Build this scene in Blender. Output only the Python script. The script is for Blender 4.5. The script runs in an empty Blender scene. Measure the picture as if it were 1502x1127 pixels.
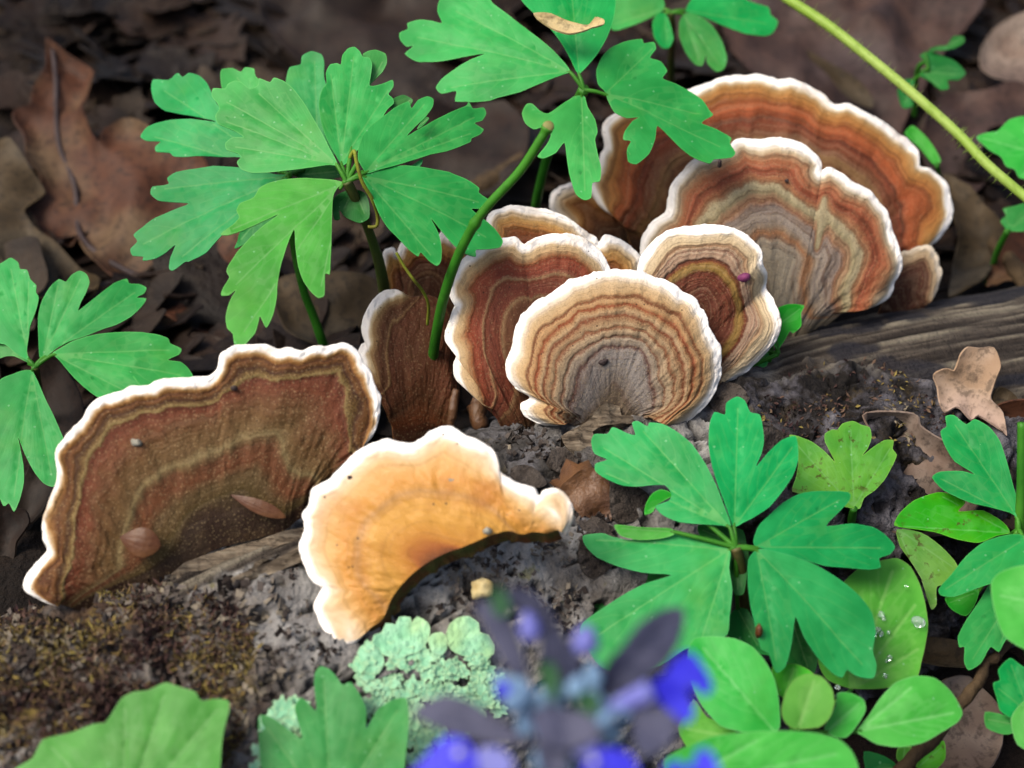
import bpy, math, random
import numpy as np
from mathutils import Vector
from mathutils.bvhtree import BVHTree
from mathutils.geometry import delaunay_2d_cdt

random.seed(7)
rng = np.random.default_rng(7)
scene = bpy.context.scene
COL = scene.collection
S = 0.01                       # all lengths below are in centimetres

# ------------------------------------------------------------------ camera, sky, sun, exposure
PITCH = math.radians(40.0)
FOC = 2311.0                   # focal length in photograph pixels (1502 wide)
TGT = np.array([0.0, 0.0, 5.0])
FWD = np.array([0.0, math.cos(PITCH), -math.sin(PITCH)])
RGT = np.array([1.0, 0.0, 0.0])
UPV = np.array([0.0, math.sin(PITCH), math.cos(PITCH)])
CAM = TGT - 34.0 * FWD

cam = bpy.data.cameras.new('camera')
cam.sensor_width = 36.0
cam.lens = 36.0 * FOC / 1502.0
cam.clip_start = 0.005
cam.clip_end = 200.0
cam.dof.use_dof = True
cam.dof.focus_distance = 0.298
cam.dof.aperture_fstop = 13.5
camo = bpy.data.objects.new('camera', cam)
COL.objects.link(camo)
camo.location = Vector(CAM * S)
camo.rotation_euler = (math.pi / 2 - PITCH, 0, 0)
scene.camera = camo

SUN_EL, SUN_AZ = math.radians(58), math.radians(-112)     # azimuth from +Y towards +X
world = bpy.data.worlds.new('World')
scene.world = world
world.use_nodes = True
wn = world.node_tree
wn.nodes.clear()
sky = wn.nodes.new('ShaderNodeTexSky')
sky.sky_type = 'NISHITA'
sky.sun_disc = False
sky.sun_elevation = SUN_EL
sky.sun_rotation = SUN_AZ
sky.air_density = 1.0
sky.dust_density = 6.0
sky.ozone_density = 0.4
bg = wn.nodes.new('ShaderNodeBackground')
bg.inputs['Strength'].default_value = 0.08
wo = wn.nodes.new('ShaderNodeOutputWorld')
wn.links.new(sky.outputs['Color'], bg.inputs['Color'])
wn.links.new(bg.outputs['Background'], wo.inputs['Surface'])

sl = bpy.data.lights.new('sun', 'SUN')
sl.energy = 1.5
sl.angle = math.radians(26)
sl.color = (1.0, 0.93, 0.82)
so = bpy.data.objects.new('sun', sl)
COL.objects.link(so)
sd = Vector((math.sin(SUN_AZ) * math.cos(SUN_EL), math.cos(SUN_AZ) * math.cos(SUN_EL), math.sin(SUN_EL)))
so.rotation_euler = sd.to_track_quat('Z', 'Y').to_euler()

vs = scene.view_settings
vs.view_transform = 'Standard'
vs.look = 'None'
vs.exposure = 1.98
vs.gamma = 1.0
vs.use_curve_mapping = False


# ------------------------------------------------------------------ maths helpers
def px2w(x, y, d):
    return CAM + d * (FWD + RGT * (x - 751.0) / FOC + UPV * (563.5 - y) / FOC)


def rays(P):
    P = np.asarray(P, float)
    return FWD + np.outer((P[:, 0] - 751.0) / FOC, RGT) + np.outer((563.5 - P[:, 1]) / FOC, UPV)


def w2px(W):
    D = np.asarray(W, float) - CAM
    d = D @ FWD
    return np.stack([751.0 + FOC * (D @ RGT) / d, 563.5 - FOC * (D @ UPV) / d], 1), d


def on_plane(P, anchor, n):
    R = rays(P)
    t = ((anchor - CAM) @ n) / (R @ n)
    return CAM + R * t[:, None]


def nrm(yaw, el):
    yaw, el = math.radians(yaw), math.radians(el)
    return np.array([math.sin(yaw) * math.cos(el), -math.cos(yaw) * math.cos(el), math.sin(el)])


def Z(ox, oy, s, pts):
    return [(ox + x / s, oy + y / s) for x, y in pts]


def h3(i, j, k, seed):
    n = (i * 374761393 + j * 668265263 + k * 2147483647 + seed * 1274126177) & 0xFFFFFFFF
    n = ((n ^ (n >> 13)) * 1274126177) & 0xFFFFFFFF
    n = n ^ (n >> 16)
    return (n & 0xFFFF) / 32767.5 - 1.0


def vnoise(P, seed=0):
    P = np.asarray(P, float)
    F = np.floor(P).astype(np.int64)
    f = P - F
    f = f * f * (3 - 2 * f)
    out = np.zeros(len(P))
    for a in (0, 1):
        wa = f[:, 0] if a else 1 - f[:, 0]
        for b in (0, 1):
            wb = f[:, 1] if b else 1 - f[:, 1]
            for c in (0, 1):
                wc = f[:, 2] if c else 1 - f[:, 2]
                out += wa * wb * wc * h3(F[:, 0] + a, F[:, 1] + b, F[:, 2] + c, seed)
    return out


def fbm(P, seed=0, octv=4, lac=2.1, gain=0.5):
    P = np.asarray(P, float)
    o = np.zeros(len(P)); a = 1.0
    for i in range(octv):
        o += a * vnoise(P, seed + 17 * i)
        P = P * lac + 3.7
        a *= gain
    return o


def n1(x, seed=0, octv=3):
    x = np.asarray(x, float)
    return fbm(np.stack([x, np.full_like(x, 0.37), np.full_like(x, 1.91)], 1), seed, octv)


def sstep(a, b, x):
    t = np.clip((x - a) / (b - a), 0, 1)
    return t * t * (3 - 2 * t)


def smooth(pts, closed=False, k=4, ten=0.5):
    p = np.asarray(pts, float)
    n = len(p)
    out = []
    rngi = range(n) if closed else range(n - 1)
    for i in rngi:
        if closed:
            a, b, c, d = p[i - 1], p[i], p[(i + 1) % n], p[(i + 2) % n]
        else:
            a, b, c, d = p[max(i - 1, 0)], p[i], p[i + 1], p[min(i + 2, n - 1)]
        for j in range(k):
            t = j / k
            m1, m2 = ten * (c - a), ten * (d - b)
            out.append((2 * t ** 3 - 3 * t * t + 1) * b + (t ** 3 - 2 * t * t + t) * m1 + (3 * t * t - 2 * t ** 3) * c + (t ** 3 - t * t) * m2)
    if not closed:
        out.append(p[-1])
    return np.array(out)


def resample(p, n):
    p = np.asarray(p, float)
    L = np.concatenate([[0], np.cumsum(np.linalg.norm(np.diff(p, axis=0), axis=1))])
    u = np.linspace(0, L[-1], n)
    return np.stack([np.interp(u, L, p[:, i]) for i in range(p.shape[1])], 1)


def inside(P, poly):
    x, y = P[:, 0], P[:, 1]
    c = np.zeros(len(P), bool)
    a = poly; b = np.roll(poly, -1, 0)
    for (x1, y1), (x2, y2) in zip(a, b):
        if y1 == y2:
            continue
        m = ((y1 > y) != (y2 > y)) & (x < (x2 - x1) * (y - y1) / (y2 - y1) + x1)
        c ^= m
    return c


def seg_dist(P, line):
    best = np.full(len(P), 1e9)
    for a, b in zip(line[:-1], line[1:]):
        ab = b - a
        t = np.clip(((P - a) @ ab) / max(ab @ ab, 1e-9), 0, 1)
        best = np.minimum(best, np.linalg.norm(P - a - t[:, None] * ab, axis=1))
    return best


# ------------------------------------------------------------------ object helpers
def tag(o, label=None, cat=None, group=None, kind=None):
    if label: o['label'] = label
    if cat: o['category'] = cat
    if group: o['group'] = group
    if kind: o['kind'] = kind
    return o


def thing(name, loc, label, cat, group=None):
    o = bpy.data.objects.new(name, None)
    o.empty_display_size = 0.005
    COL.objects.link(o)
    o.location = Vector(np.asarray(loc, float) * S)
    o['loc_x'], o['loc_y'], o['loc_z'] = [float(v) for v in loc]
    return tag(o, label, cat, group)


def mesh_obj(name, V, F, mat, parent=None, attrs=None, smooth_sh=True, origin=None):
    V = np.asarray(V, float)
    if parent is not None:
        org = np.array([0.0, 0.0, 0.0])
        p = parent
        while p is not None:
            org = org + np.array(p.location) / S
            p = p.parent
    else:
        org = np.asarray(origin, float) if origin is not None else np.array([V[:, 0].mean(), V[:, 1].mean(), V[:, 2].min()])
    me = bpy.data.meshes.new(name)
    me.from_pydata(((V - org) * S).tolist(), [], F)
    if smooth_sh:
        me.polygons.foreach_set('use_smooth', [True] * len(me.polygons))
    if attrs:
        for k, a in attrs.items():
            at = me.attributes.new(k, 'FLOAT', 'POINT')
            at.data.foreach_set('value', np.asarray(a, np.float32))
    me.materials.append(mat)
    me.update()
    o = bpy.data.objects.new(name, me)
    COL.objects.link(o)
    if parent is not None:
        o.parent = parent
    else:
        o.location = Vector(org * S)
    return o


def grid_faces(nr, nc, off=0, closed=False):
    i, j = np.meshgrid(np.arange(nr - 1), np.arange(nc if closed else nc - 1), indexing='ij')
    i, j = i.ravel(), j.ravel()
    a = off + i * nc + j
    b = off + i * nc + (j + 1) % nc
    return [tuple(r) for r in np.stack([a, b, b + nc, a + nc], 1).tolist()]


def tube_geo(pts, rad, nseg=10, off=0, cap=True):
    P = np.asarray(pts, float)
    n = len(P)
    rad = np.asarray(rad, float) if np.ndim(rad) else np.full(n, float(rad))
    T = np.gradient(P, axis=0)
    T /= np.linalg.norm(T, axis=1)[:, None] + 1e-12
    ref = np.array([0.31, 0.2, 0.93])
    V = []
    for i in range(n):
        a = np.cross(T[i], ref); a /= np.linalg.norm(a) + 1e-9
        b = np.cross(T[i], a)
        for j in range(nseg):
            th = 2 * math.pi * j / nseg
            V.append(P[i] + rad[i] * (a * math.cos(th) + b * math.sin(th)))
    F = grid_faces(n, nseg, off, True)
    if cap:
        V.append(P[0]); V.append(P[-1])
        c0 = off + n * nseg; c1 = c0 + 1
        for j in range(nseg):
            F.append((c0, off + (j + 1) % nseg, off + j))
            F.append((c1, off + (n - 1) * nseg + j, off + (n - 1) * nseg + (j + 1) % nseg))
    return np.array(V), F


def tube(name, ctrl, rad, mat, parent=None, nseg=10, k=8, wob=0.0, seed=0):
    c = smooth(ctrl, False, k)
    if np.ndim(rad):
        r = np.interp(np.linspace(0, 1, len(c)), np.linspace(0, 1, len(rad)), rad)
    else:
        r = np.full(len(c), rad)
    if wob:
        x = np.linspace(0, 1, len(c)) * len(ctrl) * 2
        c = c + wob * np.stack([n1(x, seed), n1(x, seed + 5), n1(x, seed + 9)], 1)
        r = r * (1 + 0.15 * n1(x * 3, seed + 2))
    V, F = tube_geo(c, r, nseg)
    return mesh_obj(name, V, F, mat, parent, origin=c[-1])


# ------------------------------------------------------------------ material helpers
def lin(c):
    c = np.asarray(c, float) / 255.0
    return np.where(c <= 0.04045, c / 12.92, ((c + 0.055) / 1.055) ** 2.4)


KALB = 0.36


def alb(r, g, b, k=None):
    if k is None:
        # the camera clips near-white felt: pale tones carry their real, high reflectance
        w = min(max((0.3 * r + 0.6 * g + 0.1 * b - 195) / 50.0, 0.0), 1.0)
        k = KALB + (0.54 - KALB) * w * w
    l = lin((r, g, b)) * k
    return (float(l[0]), float(l[1]), float(l[2]), 1.0)


class NT:
    def __init__(self, name):
        self.m = bpy.data.materials.new(name)
        self.m.use_nodes = True
        self.t = self.m.node_tree
        self.t.nodes.clear()

    def n(self, typ, inputs=None, **kw):
        nd = self.t.nodes.new(typ)
        for k, v in kw.items():
            setattr(nd, k, v)
        for k, v in (inputs or {}).items():
            if isinstance(v, bpy.types.NodeSocket):
                self.t.links.new(v, nd.inputs[k])
            else:
                nd.inputs[k].default_value = v
        return nd

    def math(self, op, a, b=None, c=None, clamp=False):
        nd = self.t.nodes.new('ShaderNodeMath')
        nd.operation = op
        nd.use_clamp = clamp
        for i, v in enumerate((a, b, c)):
            if v is None:
                continue
            if isinstance(v, bpy.types.NodeSocket):
                self.t.links.new(v, nd.inputs[i])
            else:
                nd.inputs[i].default_value = v
        return nd.outputs[0]

    def mix(self, fac, a, b, mode='MIX'):
        nd = self.t.nodes.new('ShaderNodeMix')
        nd.data_type = 'RGBA'
        nd.blend_type = mode
        for s, v in ((nd.inputs[0], fac), (nd.inputs[6], a), (nd.inputs[7], b)):
            if isinstance(v, bpy.types.NodeSocket):
                self.t.links.new(v, s)
            else:
                s.default_value = v
        return nd.outputs[2]

    def maprange(self, v, a, b, c=0.0, d=1.0, smoothi=True):
        nd = self.n('ShaderNodeMapRange', {0: v, 1: a, 2: b, 3: c, 4: d})
        if smoothi:
            nd.interpolation_type = 'SMOOTHSTEP'
        return nd.outputs[0]

    def ramp(self, fac, stops, interp='LINEAR'):
        nd = self.t.nodes.new('ShaderNodeValToRGB')
        cr = nd.color_ramp
        cr.interpolation = interp
        while len(cr.elements) < len(stops):
            cr.elements.new(0.5)
        for e, (p, c) in zip(cr.elements, stops):
            e.position = p
            e.color = c
        self.t.links.new(fac, nd.inputs[0])
        return nd.outputs[0]

    def attr(self, name):
        return self.n('ShaderNodeAttribute', attribute_name=name).outputs['Fac']

    def obj(self):
        return self.n('ShaderNodeTexCoord').outputs['Object']

    def noise(self, scale, detail=4.0, rough=0.55, vec=None, dist=0.0):
        d = {'Scale': scale, 'Detail': detail, 'Roughness': rough, 'Distortion': dist}
        d['Vector'] = vec if vec is not None else self.obj()
        return self.n('ShaderNodeTexNoise', d).outputs['Fac']

    def bump(self, height, strength=0.3, dist=0.0005, normal=None):
        d = {'Height': height, 'Strength': strength, 'Distance': dist}
        if normal is not None:
            d['Normal'] = normal
        return self.n('ShaderNodeBump', d).outputs['Normal']

    def principled(self, color, rough=0.6, normal=None, **kw):
        d = {'Base Color': color, 'Roughness': rough}
        if normal is not None:
            d['Normal'] = normal
        d.update(kw)
        return self.n('ShaderNodeBsdfPrincipled', d)

    def out(self, sh):
        o = self.t.nodes.new('ShaderNodeOutputMaterial')
        self.t.links.new(sh, o.inputs['Surface'])
        return self.m


def mat_leaf(name, c1, c2, edge=None, spot=0.0, spotc=(60, 45, 20), transl=0.35, vein=(124, 196, 116), k=0.44, veinw=0.026, rough=0.5):
    t = NT(name)
    n1_ = t.noise(90, 3)
    n2_ = t.noise(420, 4)
    base = t.mix(t.maprange(n1_, 0.35, 0.65), alb(*c1, k=k), alb(*c2, k=k))
    # fine parallel venation streaks fanning out from the leaflet base
    ang = t.attr('ang'); rad = t.attr('rad')
    cv = t.n('ShaderNodeCombineXYZ', {'X': t.math('MULTIPLY', ang, 26.0), 'Y': t.math('MULTIPLY', rad, 0.9), 'Z': 0.0}).outputs[0]
    st = t.noise(1.0, 3, 0.6, cv, 0.4)
    base = t.mix(t.math('MULTIPLY', t.maprange(st, 0.45, 0.75), 0.16), base, alb(c1[0] * 0.55, c1[1] * 0.86, c1[2] * 0.7, k=k))
    vd = t.attr('vein')
    base = t.mix(t.math('MULTIPLY', t.maprange(vd, 0.0, veinw, 1.0, 0.0), 0.40), base, alb(*vein, k=k))
    v2 = t.attr('vein2')
    base = t.mix(t.math('MULTIPLY', t.maprange(v2, 0.0, veinw * 0.7, 1.0, 0.0), 0.13), base, alb(*vein, k=k))
    ny = t.noise(55, 4, 0.6)
    base = t.mix(t.math('MULTIPLY', t.maprange(ny, 0.52, 0.75), 0.30), base, alb(100, 176, 58, k=k))
    ed = t.attr('edge')
    if edge:
        base = t.mix(t.math('MULTIPLY', t.maprange(ed, 0.0, 0.025, 1.0, 0.0), 0.45), base, alb(*edge, k=k))
    # pale dust specks
    vor = t.n('ShaderNodeTexVoronoi', {'Vector': t.obj(), 'Scale': 380.0}).outputs['Distance']
    base = t.mix(t.math('MULTIPLY', t.math('LESS_THAN', vor, 0.085), 0.45), base, alb(150, 215, 165, k=k))
    if spot > 0:
        sp = t.noise(700, 3, 0.6)
        sp2 = t.noise(160, 2, 0.5)
        m = t.math('MULTIPLY', t.maprange(sp, 0.56, 0.66), t.maprange(sp2, 0.42, 0.62))
        base = t.mix(t.math('MULTIPLY', m, spot), base, alb(*spotc, k=k))
    base = t.mix(t.math('MULTIPLY', t.maprange(n2_, 0.35, 0.75), 0.14), base, alb(c1[0] * 0.5, c1[1] * 0.7, c1[2] * 0.5, k=k))
    oi = t.n('ShaderNodeObjectInfo').outputs['Random']
    hs = t.n('ShaderNodeHueSaturation', {'Hue': t.math('ADD', 0.480, t.math('MULTIPLY', oi, 0.024)), 'Saturation': t.math('ADD', 0.92, t.math('MULTIPLY', oi, 0.16)), 'Value': t.math('ADD', 0.92, t.math('MULTIPLY', t.math('FRACT', t.math('MULTIPLY', oi, 7.3)), 0.26)), 'Color': base})
    base = hs.outputs['Color']
    hgt = t.math('ADD', t.math('MULTIPLY', n2_, 0.6), t.math('MULTIPLY', st, 0.5))
    nb = t.bump(hgt, 0.22, 0.0004)
    p = t.principled(base, rough, nb, **{'Specular IOR Level': 0.16})
    tr = t.n('ShaderNodeBsdfTranslucent', {'Color': base, 'Normal': nb})
    mx = t.n('ShaderNodeMixShader', {0: transl, 1: p.outputs[0], 2: tr.outputs[0]})
    return t.out(mx.outputs[0])


def mat_bracket(name, stops, fuzz=0.5, gloss=0.6, wob=0.02, smoothsurf=False, ra=0.85, rb=0.95, ringk=0.5):
    t = NT(name)
    z = t.attr('zone'); sa = t.attr('sang')
    cv = t.n('ShaderNodeCombineXYZ', {'X': t.math('MULTIPLY', sa, 0.9), 'Y': t.math('MULTIPLY', z, 7.0), 'Z': 0.0}).outputs[0]
    nz = t.noise(1.0, 6, 0.62, cv)
    nf = t.noise(900, 4, 0.65)
    nm = t.noise(230, 4, 0.6)
    ng = t.noise(3200, 3, 0.6)
    white = t.maprange(z, ra + (rb - ra) * 0.4, rb)
    zz = t.math('ADD', z, t.math('MULTIPLY', t.math('SUBTRACT', nz, 0.5), wob * 2.2))
    zz = t.math('ADD', zz, t.math('MULTIPLY', t.math('SUBTRACT', nf, 0.5), wob * 1.3))
    zz = t.math('ADD', zz, t.math('MULTIPLY', t.math('MULTIPLY', t.math('SUBTRACT', ng, 0.5), 0.02 if smoothsurf else 0.05), t.math('SUBTRACT', 1.0, t.maprange(z, ra, rb))))
    c = t.ramp(zz, stops)
    # fine growth rings
    cg = t.n('ShaderNodeCombineXYZ', {'X': t.math('MULTIPLY', sa, 0.22), 'Y': t.math('MULTIPLY', z, 34.0), 'Z': 1.7}).outputs[0]
    rg = t.noise(1.0, 3, 0.6, cg, 0.15)
    inv0 = t.math('SUBTRACT', 1.0, white)
    rs = ringk
    c = t.mix(t.math('MULTIPLY', t.math('MULTIPLY', t.maprange(rg, 0.50, 0.66), rs), inv0), c, alb(84, 46, 28))
    c = t.mix(t.math('MULTIPLY', t.math('MULTIPLY', t.maprange(rg, 0.48, 0.34), 0.0 if smoothsurf else rs * 0.30), inv0), c, alb(206, 182, 146))
    # stained, uneven rim
    ns_ = t.noise(110, 4, 0.6)
    c = t.mix(t.math('MULTIPLY', t.math('MULTIPLY', t.maprange(ns_, 0.52, 0.70), 0.40), white), c, alb(206, 172, 124))
    # radial fibres
    cr = t.n('ShaderNodeCombineXYZ', {'X': t.math('MULTIPLY', sa, 12.0), 'Y': t.math('MULTIPLY', z, 5.0), 'Z': 0.0}).outputs[0]
    fib = t.noise(1.0, 4, 0.6, cr)
    inv = t.math('SUBTRACT', 1.0, white)
    c = t.mix(t.math('MULTIPLY', t.math('MULTIPLY', t.math('MULTIPLY', t.maprange(fib, 0.5, 0.8), t.maprange(z, 0.2, 0.7)), 0.08 if smoothsurf else 0.28), inv), c, alb(70, 38, 22))
    # patchy tone and grey felt
    c = t.mix(t.math('MULTIPLY', t.math('MULTIPLY', t.maprange(nm, 0.5, 0.75), 0.22 * fuzz), inv), c, alb(160, 128, 84))
    vor = t.n('ShaderNodeTexVoronoi', {'Vector': t.obj(), 'Scale': 1500.0}).outputs['Distance']
    c = t.mix(t.math('MULTIPLY', t.math('MULTIPLY', t.math('LESS_THAN', vor, 0.28), 0.32 * fuzz), inv), c, alb(190, 165, 120))
    if smoothsurf:
        nq = t.noise(75, 5, 0.65)
        c = t.mix(t.math('MULTIPLY', t.math('MULTIPLY', t.maprange(nq, 0.46, 0.66), 0.5), inv), c, alb(196, 118, 44, k=0.33))
    # dark grit
    vd = t.n('ShaderNodeTexVoronoi', {'Vector': t.obj(), 'Scale': 330.0}).outputs['Distance']
    c = t.mix(t.math('MULTIPLY', t.math('LESS_THAN', vd, 0.075 if smoothsurf else 0.06), 0.75), c, alb(60, 40, 22))
    c = t.mix(t.math('MULTIPLY', t.maprange(ng, 0.48, 0.66), t.math('MULTIPLY', inv, 0.42 * fuzz)), c, alb(46, 28, 18))
    hh = t.math('ADD', t.math('ADD', t.math('MULTIPLY', nf, 0.7), t.math('MULTIPLY', ng, 0.4)), t.math('ADD', t.math('MULTIPLY', fib, 0.08 if smoothsurf else 0.25), t.math('MULTIPLY', rg, -0.2 if smoothsurf else -2.6 * ringk)))
    nb = t.bump(hh, 0.25 if smoothsurf else 0.6, 0.0007)
    p = t.principled(c, gloss, nb, **{'Specular IOR Level': 0.10 if not smoothsurf else 0.22})
    if smoothsurf:
        p.inputs['Subsurface Weight'].default_value = 0.0
        p.inputs['Subsurface Radius'].default_value = (0.002, 0.001, 0.0004)
        p.inputs['Subsurface Scale'].default_value = 0.5
    return t.out(p.outputs[0])


def mat_simple(name, c1, c2, scale=150, rough=0.7, bump=0.4, k=None, spec=0.12, transl=0.0, dist=0.0005, dark=None, darkscale=400):
    t = NT(name)
    a = t.noise(scale, 5, 0.62)
    b = t.noise(scale * 6, 4, 0.6)
    c = t.mix(t.maprange(a, 0.33, 0.67), alb(*c1, k=k), alb(*c2, k=k))
    c = t.mix(t.math('MULTIPLY', t.maprange(b, 0.5, 0.8), 0.35), c, alb(c1[0] * .5, c1[1] * .5, c1[2] * .5, k=k))
    if dark:
        d = t.noise(darkscale, 3, 0.6)
        c = t.mix(t.math('MULTIPLY', t.maprange(d, 0.56, 0.68), 0.8), c, alb(*dark, k=k))
    nb = t.bump(t.math('ADD', a, t.math('MULTIPLY', b, 0.6)), bump, dist)
    p = t.principled(c, rough, nb, **{'Specular IOR Level': spec})
    if transl:
        tr = t.n('ShaderNodeBsdfTranslucent', {'Color': c, 'Normal': nb})
        mx = t.n('ShaderNodeMixShader', {0: transl, 1: p.outputs[0], 2: tr.outputs[0]})
        return t.out(mx.outputs[0])
    return t.out(p.outputs[0])


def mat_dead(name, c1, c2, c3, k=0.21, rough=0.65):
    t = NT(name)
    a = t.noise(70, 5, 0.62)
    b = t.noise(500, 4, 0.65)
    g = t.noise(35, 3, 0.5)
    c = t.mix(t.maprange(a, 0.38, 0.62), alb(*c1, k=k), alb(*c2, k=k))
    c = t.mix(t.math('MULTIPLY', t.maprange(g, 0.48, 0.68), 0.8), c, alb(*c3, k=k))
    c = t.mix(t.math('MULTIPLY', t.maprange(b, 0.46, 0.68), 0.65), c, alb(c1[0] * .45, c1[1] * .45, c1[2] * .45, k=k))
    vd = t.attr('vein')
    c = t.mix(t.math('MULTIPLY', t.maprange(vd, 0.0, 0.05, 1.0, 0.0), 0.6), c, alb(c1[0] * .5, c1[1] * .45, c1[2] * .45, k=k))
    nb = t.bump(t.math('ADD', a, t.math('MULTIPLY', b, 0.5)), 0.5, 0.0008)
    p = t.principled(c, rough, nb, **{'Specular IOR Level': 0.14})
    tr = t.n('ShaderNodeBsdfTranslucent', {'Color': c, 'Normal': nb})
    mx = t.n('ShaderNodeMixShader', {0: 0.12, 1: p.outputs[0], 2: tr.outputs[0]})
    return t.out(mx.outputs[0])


G1, G2 = (38, 160, 78), (58, 184, 96)
M = {
    'anemone': mat_leaf('anemone_leaf', G1, G2, edge=(110, 215, 120)),
    'anemone_cool': mat_leaf('anemone_leaf_cool', (40, 160, 84), (56, 182, 102), edge=(80, 195, 120)),
    'anemone_bright': mat_leaf('anemone_leaf_bright', (42, 166, 48), (62, 190, 62), edge=(120, 220, 110)),
    'mottled': mat_leaf('anemone_leaf_mottled', (62, 168, 44), (96, 186, 48), edge=(140, 205, 90), spot=0.85, spotc=(80, 70, 20)),
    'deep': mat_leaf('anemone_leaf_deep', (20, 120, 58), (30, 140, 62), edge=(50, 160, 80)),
    'hairy': mat_leaf('hairy_leaf', (56, 184, 42), (84, 204, 58), edge=(130, 150, 80), vein=(150, 225, 120), veinw=0.06, rough=0.55),
    'hairy_blue': mat_leaf('hairy_leaf_blue', (58, 186, 74), (84, 206, 92), edge=(140, 215, 140), vein=(140, 225, 140), veinw=0.05),
    'stem': mat_simple('green_stem', (44, 112, 28), (70, 140, 40), 60, 0.45, 0.2, k=0.45, transl=0.1),
    'stem_brown': mat_simple('reddish_green_stem', (70, 92, 38), (96, 84, 52), 80, 0.5, 0.3, k=0.45),
    'stem_pale': mat_simple('pale_green_stem', (132, 166, 60), (158, 184, 92), 60, 0.5, 0.3, k=0.45),
    'cut': mat_simple('cut_pith', (150, 152, 90), (120, 110, 60), 300, 0.6, 0.3),
    'tendril': mat_simple('withered_tendril', (150, 165, 50), (120, 120, 40), 200, 0.6, 0.4),
    'dead_red': mat_dead('dead_oak_red_brown', (112, 70, 48), (134, 82, 54), (158, 132, 98), k=0.185),
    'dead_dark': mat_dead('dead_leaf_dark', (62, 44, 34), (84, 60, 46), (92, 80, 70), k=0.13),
    'dead_purple': mat_dead('dead_leaf_purplish', (102, 78, 72), (128, 96, 84), (120, 104, 104), k=0.16),
    'dead_tan': mat_dead('dead_leaf_tan', (170, 140, 112), (196, 170, 146), (186, 160, 150), k=0.42),
    'dead_olive': mat_dead('dead_leaf_olive', (96, 78, 50), (130, 108, 76), (120, 110, 92), k=0.17),
    'dead_straw': mat_dead('dry_leaf_tip', (206, 180, 120), (222, 204, 156), (190, 150, 90), k=0.45),
    'dead_grey': mat_dead('dead_leaf_grey', (140, 118, 104), (168, 150, 136), (112, 92, 84), k=0.32),
    'soil': mat_simple('dark_humus', (24, 18, 14), (44, 33, 25), 60, 0.95, 0.9, dist=0.004, k=0.35),
    'bud': mat_simple('bud_scale', (120, 66, 32), (156, 104, 60), 160, 0.45, 0.4, spec=0.2, transl=0.1, k=0.2),
    'chip': mat_simple('cream_chip', (232, 214, 160), (210, 180, 112), 300, 0.8, 0.5),
    'under': mat_simple('bracket_underside', (196, 140, 78), (170, 112, 62), 120, 0.7, 0.3),
    'under_dark': mat_simple('bracket_underside_dark', (116, 70, 40), (92, 94, 46), 260, 0.7, 0.6, dist=0.001),
    'wood_grey': mat_simple('weathered_wood', (120, 106, 92), (150, 138, 122), 260, 0.85, 0.8, dist=0.001, dark=(48, 40, 34)),
    'bark_dark': mat_simple('dark_bark', (66, 58, 52), (98, 90, 84), 240, 0.9, 1.0, dist=0.0015, dark=(20, 17, 14), darkscale=500),
    'wood_brown': mat_simple('brown_rotten_wood', (92, 56, 26), (124, 82, 40), 150, 0.55, 0.6, dist=0.001, spec=0.4),
    'bract': mat_simple('bugle_bract', (64, 68, 94), (96, 98, 124), 120, 0.6, 0.3, transl=0.2, k=0.42),
    'bract_green': mat_simple('bugle_bract_green', (58, 110, 66), (74, 120, 88), 120, 0.6, 0.3, transl=0.2, k=0.36),
    'blue': mat_simple('bugle_petal', (44, 40, 206), (80, 78, 244), 160, 0.5, 0.3, transl=0.3, k=0.55),
    'lilac': mat_simple('bugle_bud', (128, 132, 226), (150, 154, 238), 120, 0.6, 0.2, transl=0.2),
    'calyx': mat_simple('bugle_calyx', (96, 124, 160), (130, 166, 196), 160, 0.7, 0.4, transl=0.1, k=0.55),
    'pale_eye': mat_simple('petal_eye', (190, 190, 210), (210, 210, 190), 160, 0.7, 0.4),
}


# ------------------------------------------------------------------ ground
def ground_h(X, Y):
    # line of the log in plan; the litter is banked up behind it and lower in front
    side = (Y - (-2.6)) * 0.9 - (X - 0.65) * 0.40
    b = sstep(-7.0, 2.0, side)
    base = 1.2 + 3.2 * b
    P = np.stack([X * 0.35, Y * 0.35, np.zeros_like(X)], 1)
    return base + 0.35 * fbm(P, 3, 3) + 0.10 * fbm(P * 6, 9, 3)


def gaxis(a, b, fine, far):
    m = np.arange(a, b + 1e-6, fine)
    e = [1.5 ** i for i in range(1, 20)]
    lo = [a - v for v in e if v < far]; hi = [b + v for v in e if v < far]
    return np.array(sorted(lo) + list(m) + hi)


gx = gaxis(-26, 26, 0.3, 4000)
gy = gaxis(-22, 34, 0.3, 4000)
GX, GY = np.meshgrid(gx, gy)
GZ = ground_h(GX.ravel(), GY.ravel())
gv = np.stack([GX.ravel(), GY.ravel(), GZ], 1)
ground = mesh_obj('ground', gv, grid_faces(len(gy), len(gx)), M['soil'], origin=(0, 0, 0))
tag(ground, kind='structure')


def gpoint(x, y, lift=0.0):
    """point where the ray through a pixel meets the ground (raised by lift)"""
    r = rays([(x, y)])[0]
    lo, hi = 20.0, 90.0
    for _ in range(40):
        m = (lo + hi) / 2
        p = CAM + r * m
        if p[2] - lift > ground_h(p[:1], p[1:2])[0]:
            lo = m
        else:
            hi = m
    return CAM + r * lo


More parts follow.
